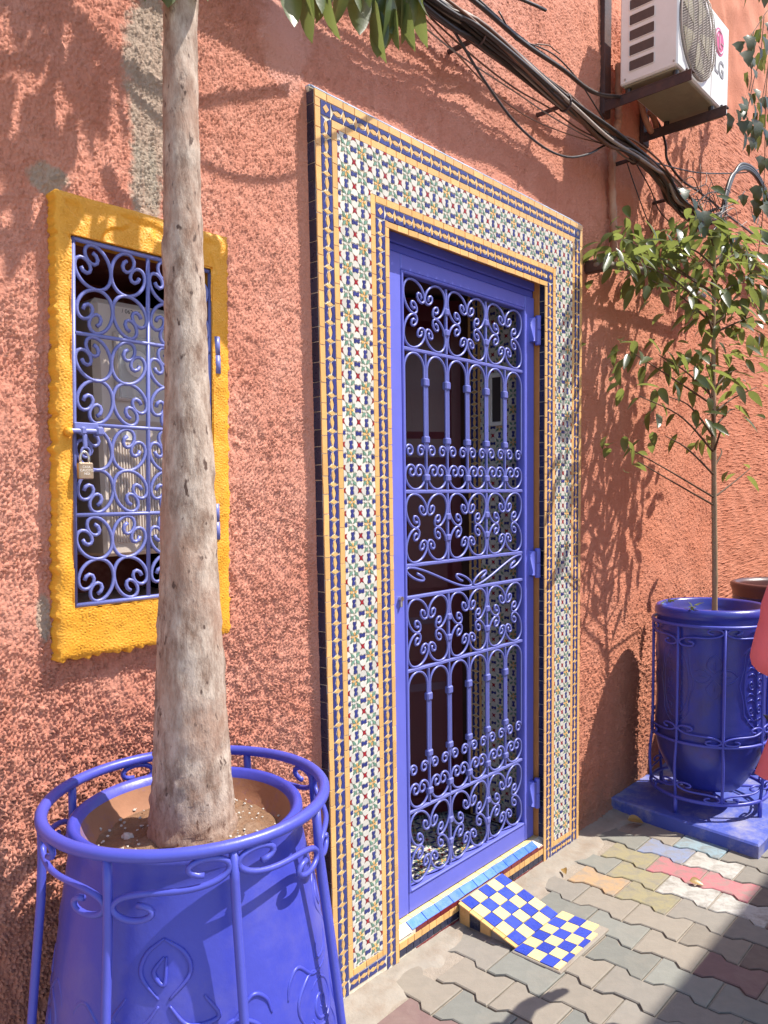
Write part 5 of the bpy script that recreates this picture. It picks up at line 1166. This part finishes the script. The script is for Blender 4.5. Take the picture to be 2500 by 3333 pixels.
head = [[((0, 0, .90), .125), ((0, .0, 1.10), .115), ((0, -.005, 1.30), .125), ((0, -.005, 1.42), .065), ((0, .01, 1.50), .052), ((0, .025, 1.57), .078), ((0, .02, 1.64), .088), ((0, .01, 1.70), .062)]]
head2 = [[((0, .025, 1.57), .078), ((0, .105, 1.585), .022)], [((0, .025, 1.57), .078), ((0, .085, 1.53), .03)]]
head2 += [[((0, .02, 1.64), .088), ((s * .092, .01, 1.60), .014)] for s in (-1, 1)]
hands = [[((0, -.005, 1.30), .125)] + h if len(h) == 5 and h[0][1] == .07 else h for h in hands]
W_ = lambda C_: [[(L(*p), r) for p, r in c] for c in C_]
part('body', skin_mesh('body', W_(head + leg + hands + head2), M['skin']), None, per)
# shirt: rings round the torso flaring to a loose hem, with sleeves
def loft(rings, mat, name, par, seg=40, fold=.0):
    b = MB(); vs = []
    for (cx, cy, z, rx, ry, fa) in rings:
        for k in range(seg):
            a = 2 * math.pi * k / seg; f_ = 1 + fa * math.sin(7 * a + z * 9) + fa * .6 * math.sin(11 * a - z * 14); vs.append(L(cx + rx * f_ * math.cos(a), cy + ry * f_ * math.sin(a), z + fa * .12 * math.sin(5 * a)))
    fs = [(i * seg + k, i * seg + (k + 1) % seg, (i + 1) * seg + (k + 1) % seg, (i + 1) * seg + k) for i in range(len(rings) - 1) for k in range(seg)]
    b.add(vs, fs); return part(name, b, mat, par, True)
sh_ = loft([(0, 0, 1.455, .065, .06, 0), (0, -.005, 1.44, .09, .08, .0), (0, -.01, 1.41, .155, .10, .0), (0, -.01, 1.36, .185, .115, .01), (0, 0, 1.28, .18, .125, .015), (0, 0, 1.16, .165, .125, .025), (0, 0, 1.04, .175, .135, .035), (0, 0, .94, .20, .155, .045), (0, 0, .86, .222, .175, .055), (0, 0, .79, .232, .185, .06)], M['shirt'], 'shirt', per)
for s in (-1, 1):
    q = ((s * .11, -.005, 1.39), (s * .16, 0, 1.345), (-.18, .05, 1.22), (-.187, .09, 1.11), (-.13, .17, 1.11)) if s < 0 else ((.12, -.01, 1.39), (.175, -.01, 1.35), (.207, 0, 1.22), (.226, .0, 1.08), (.238, .07, .95))
    b = MB(); b.tube([L(*p) for p in smooth_path(q, 14)], [.06] + [.064] * 6 + [.056] * 7, 14, False); part('sleeve', b, M['shirt'], sh_, True)
tr = skin_mesh('trousers', W_([[((0, 0, .90), .135), ((s * .09, .0, .84), .105), ((s * .095, .07 * s + .02, .48), .076), ((s * .09, .12 * s, .13), .062)] for s in (-1, 1)]), M['trousers']); part('trousers', tr, None, per)
for s in (-1, 1):
    b = MB(); x, y = s * .092, .12 * s; b.tube([L(x, y - .05, .045), L(x, y, .05), L(x, y + .08, .042), L(x, y + .16, .033), L(x, y + .195, .028)], [.036, .048, .046, .042, .024], 12); part('shoe', b, M['shoe'], per, True)
hb = MB(); seg = 20; vs = []
for i in range(9):
    t = i / 8; z = 1.755 - .42 * t; rr = .098 * math.sin(math.pi * (.12 + .5 * min(1, t * 2.2))) if t < .5 else .098 - .03 * (t - .5)
    for k in range(seg + 1): a = math.pi * (1.0 + k / seg) + (-.35 + .7 * k / seg) * (1 - min(1, t * 2.2)) * 3; vs.append(L(rr * math.cos(a), .005 + rr * math.sin(a) * 1.05, z))
hb.add(vs, [(i * (seg + 1) + k, i * (seg + 1) + k + 1, (i + 1) * (seg + 1) + k + 1, (i + 1) * (seg + 1) + k) for i in range(8) for k in range(seg)]); part('hair', hb, M['hair'], per, True)
for s in (-1, 1):
    b = MB(); blob(b, L(s * .032, .098, 1.635), .011, 3); part('eye', b, M['paper'], per, True); b = MB(); blob(b, L(s * .032, .107, 1.635), .0055, 4); part('iris', b, M['ink'], per, True)
b = MB(); b.tube([L(-.022, .106, 1.545), L(0, .113, 1.544), L(.022, .106, 1.545)], [.003, .006, .003], 6); part('mouth', b, M['logo_red'], per, True)
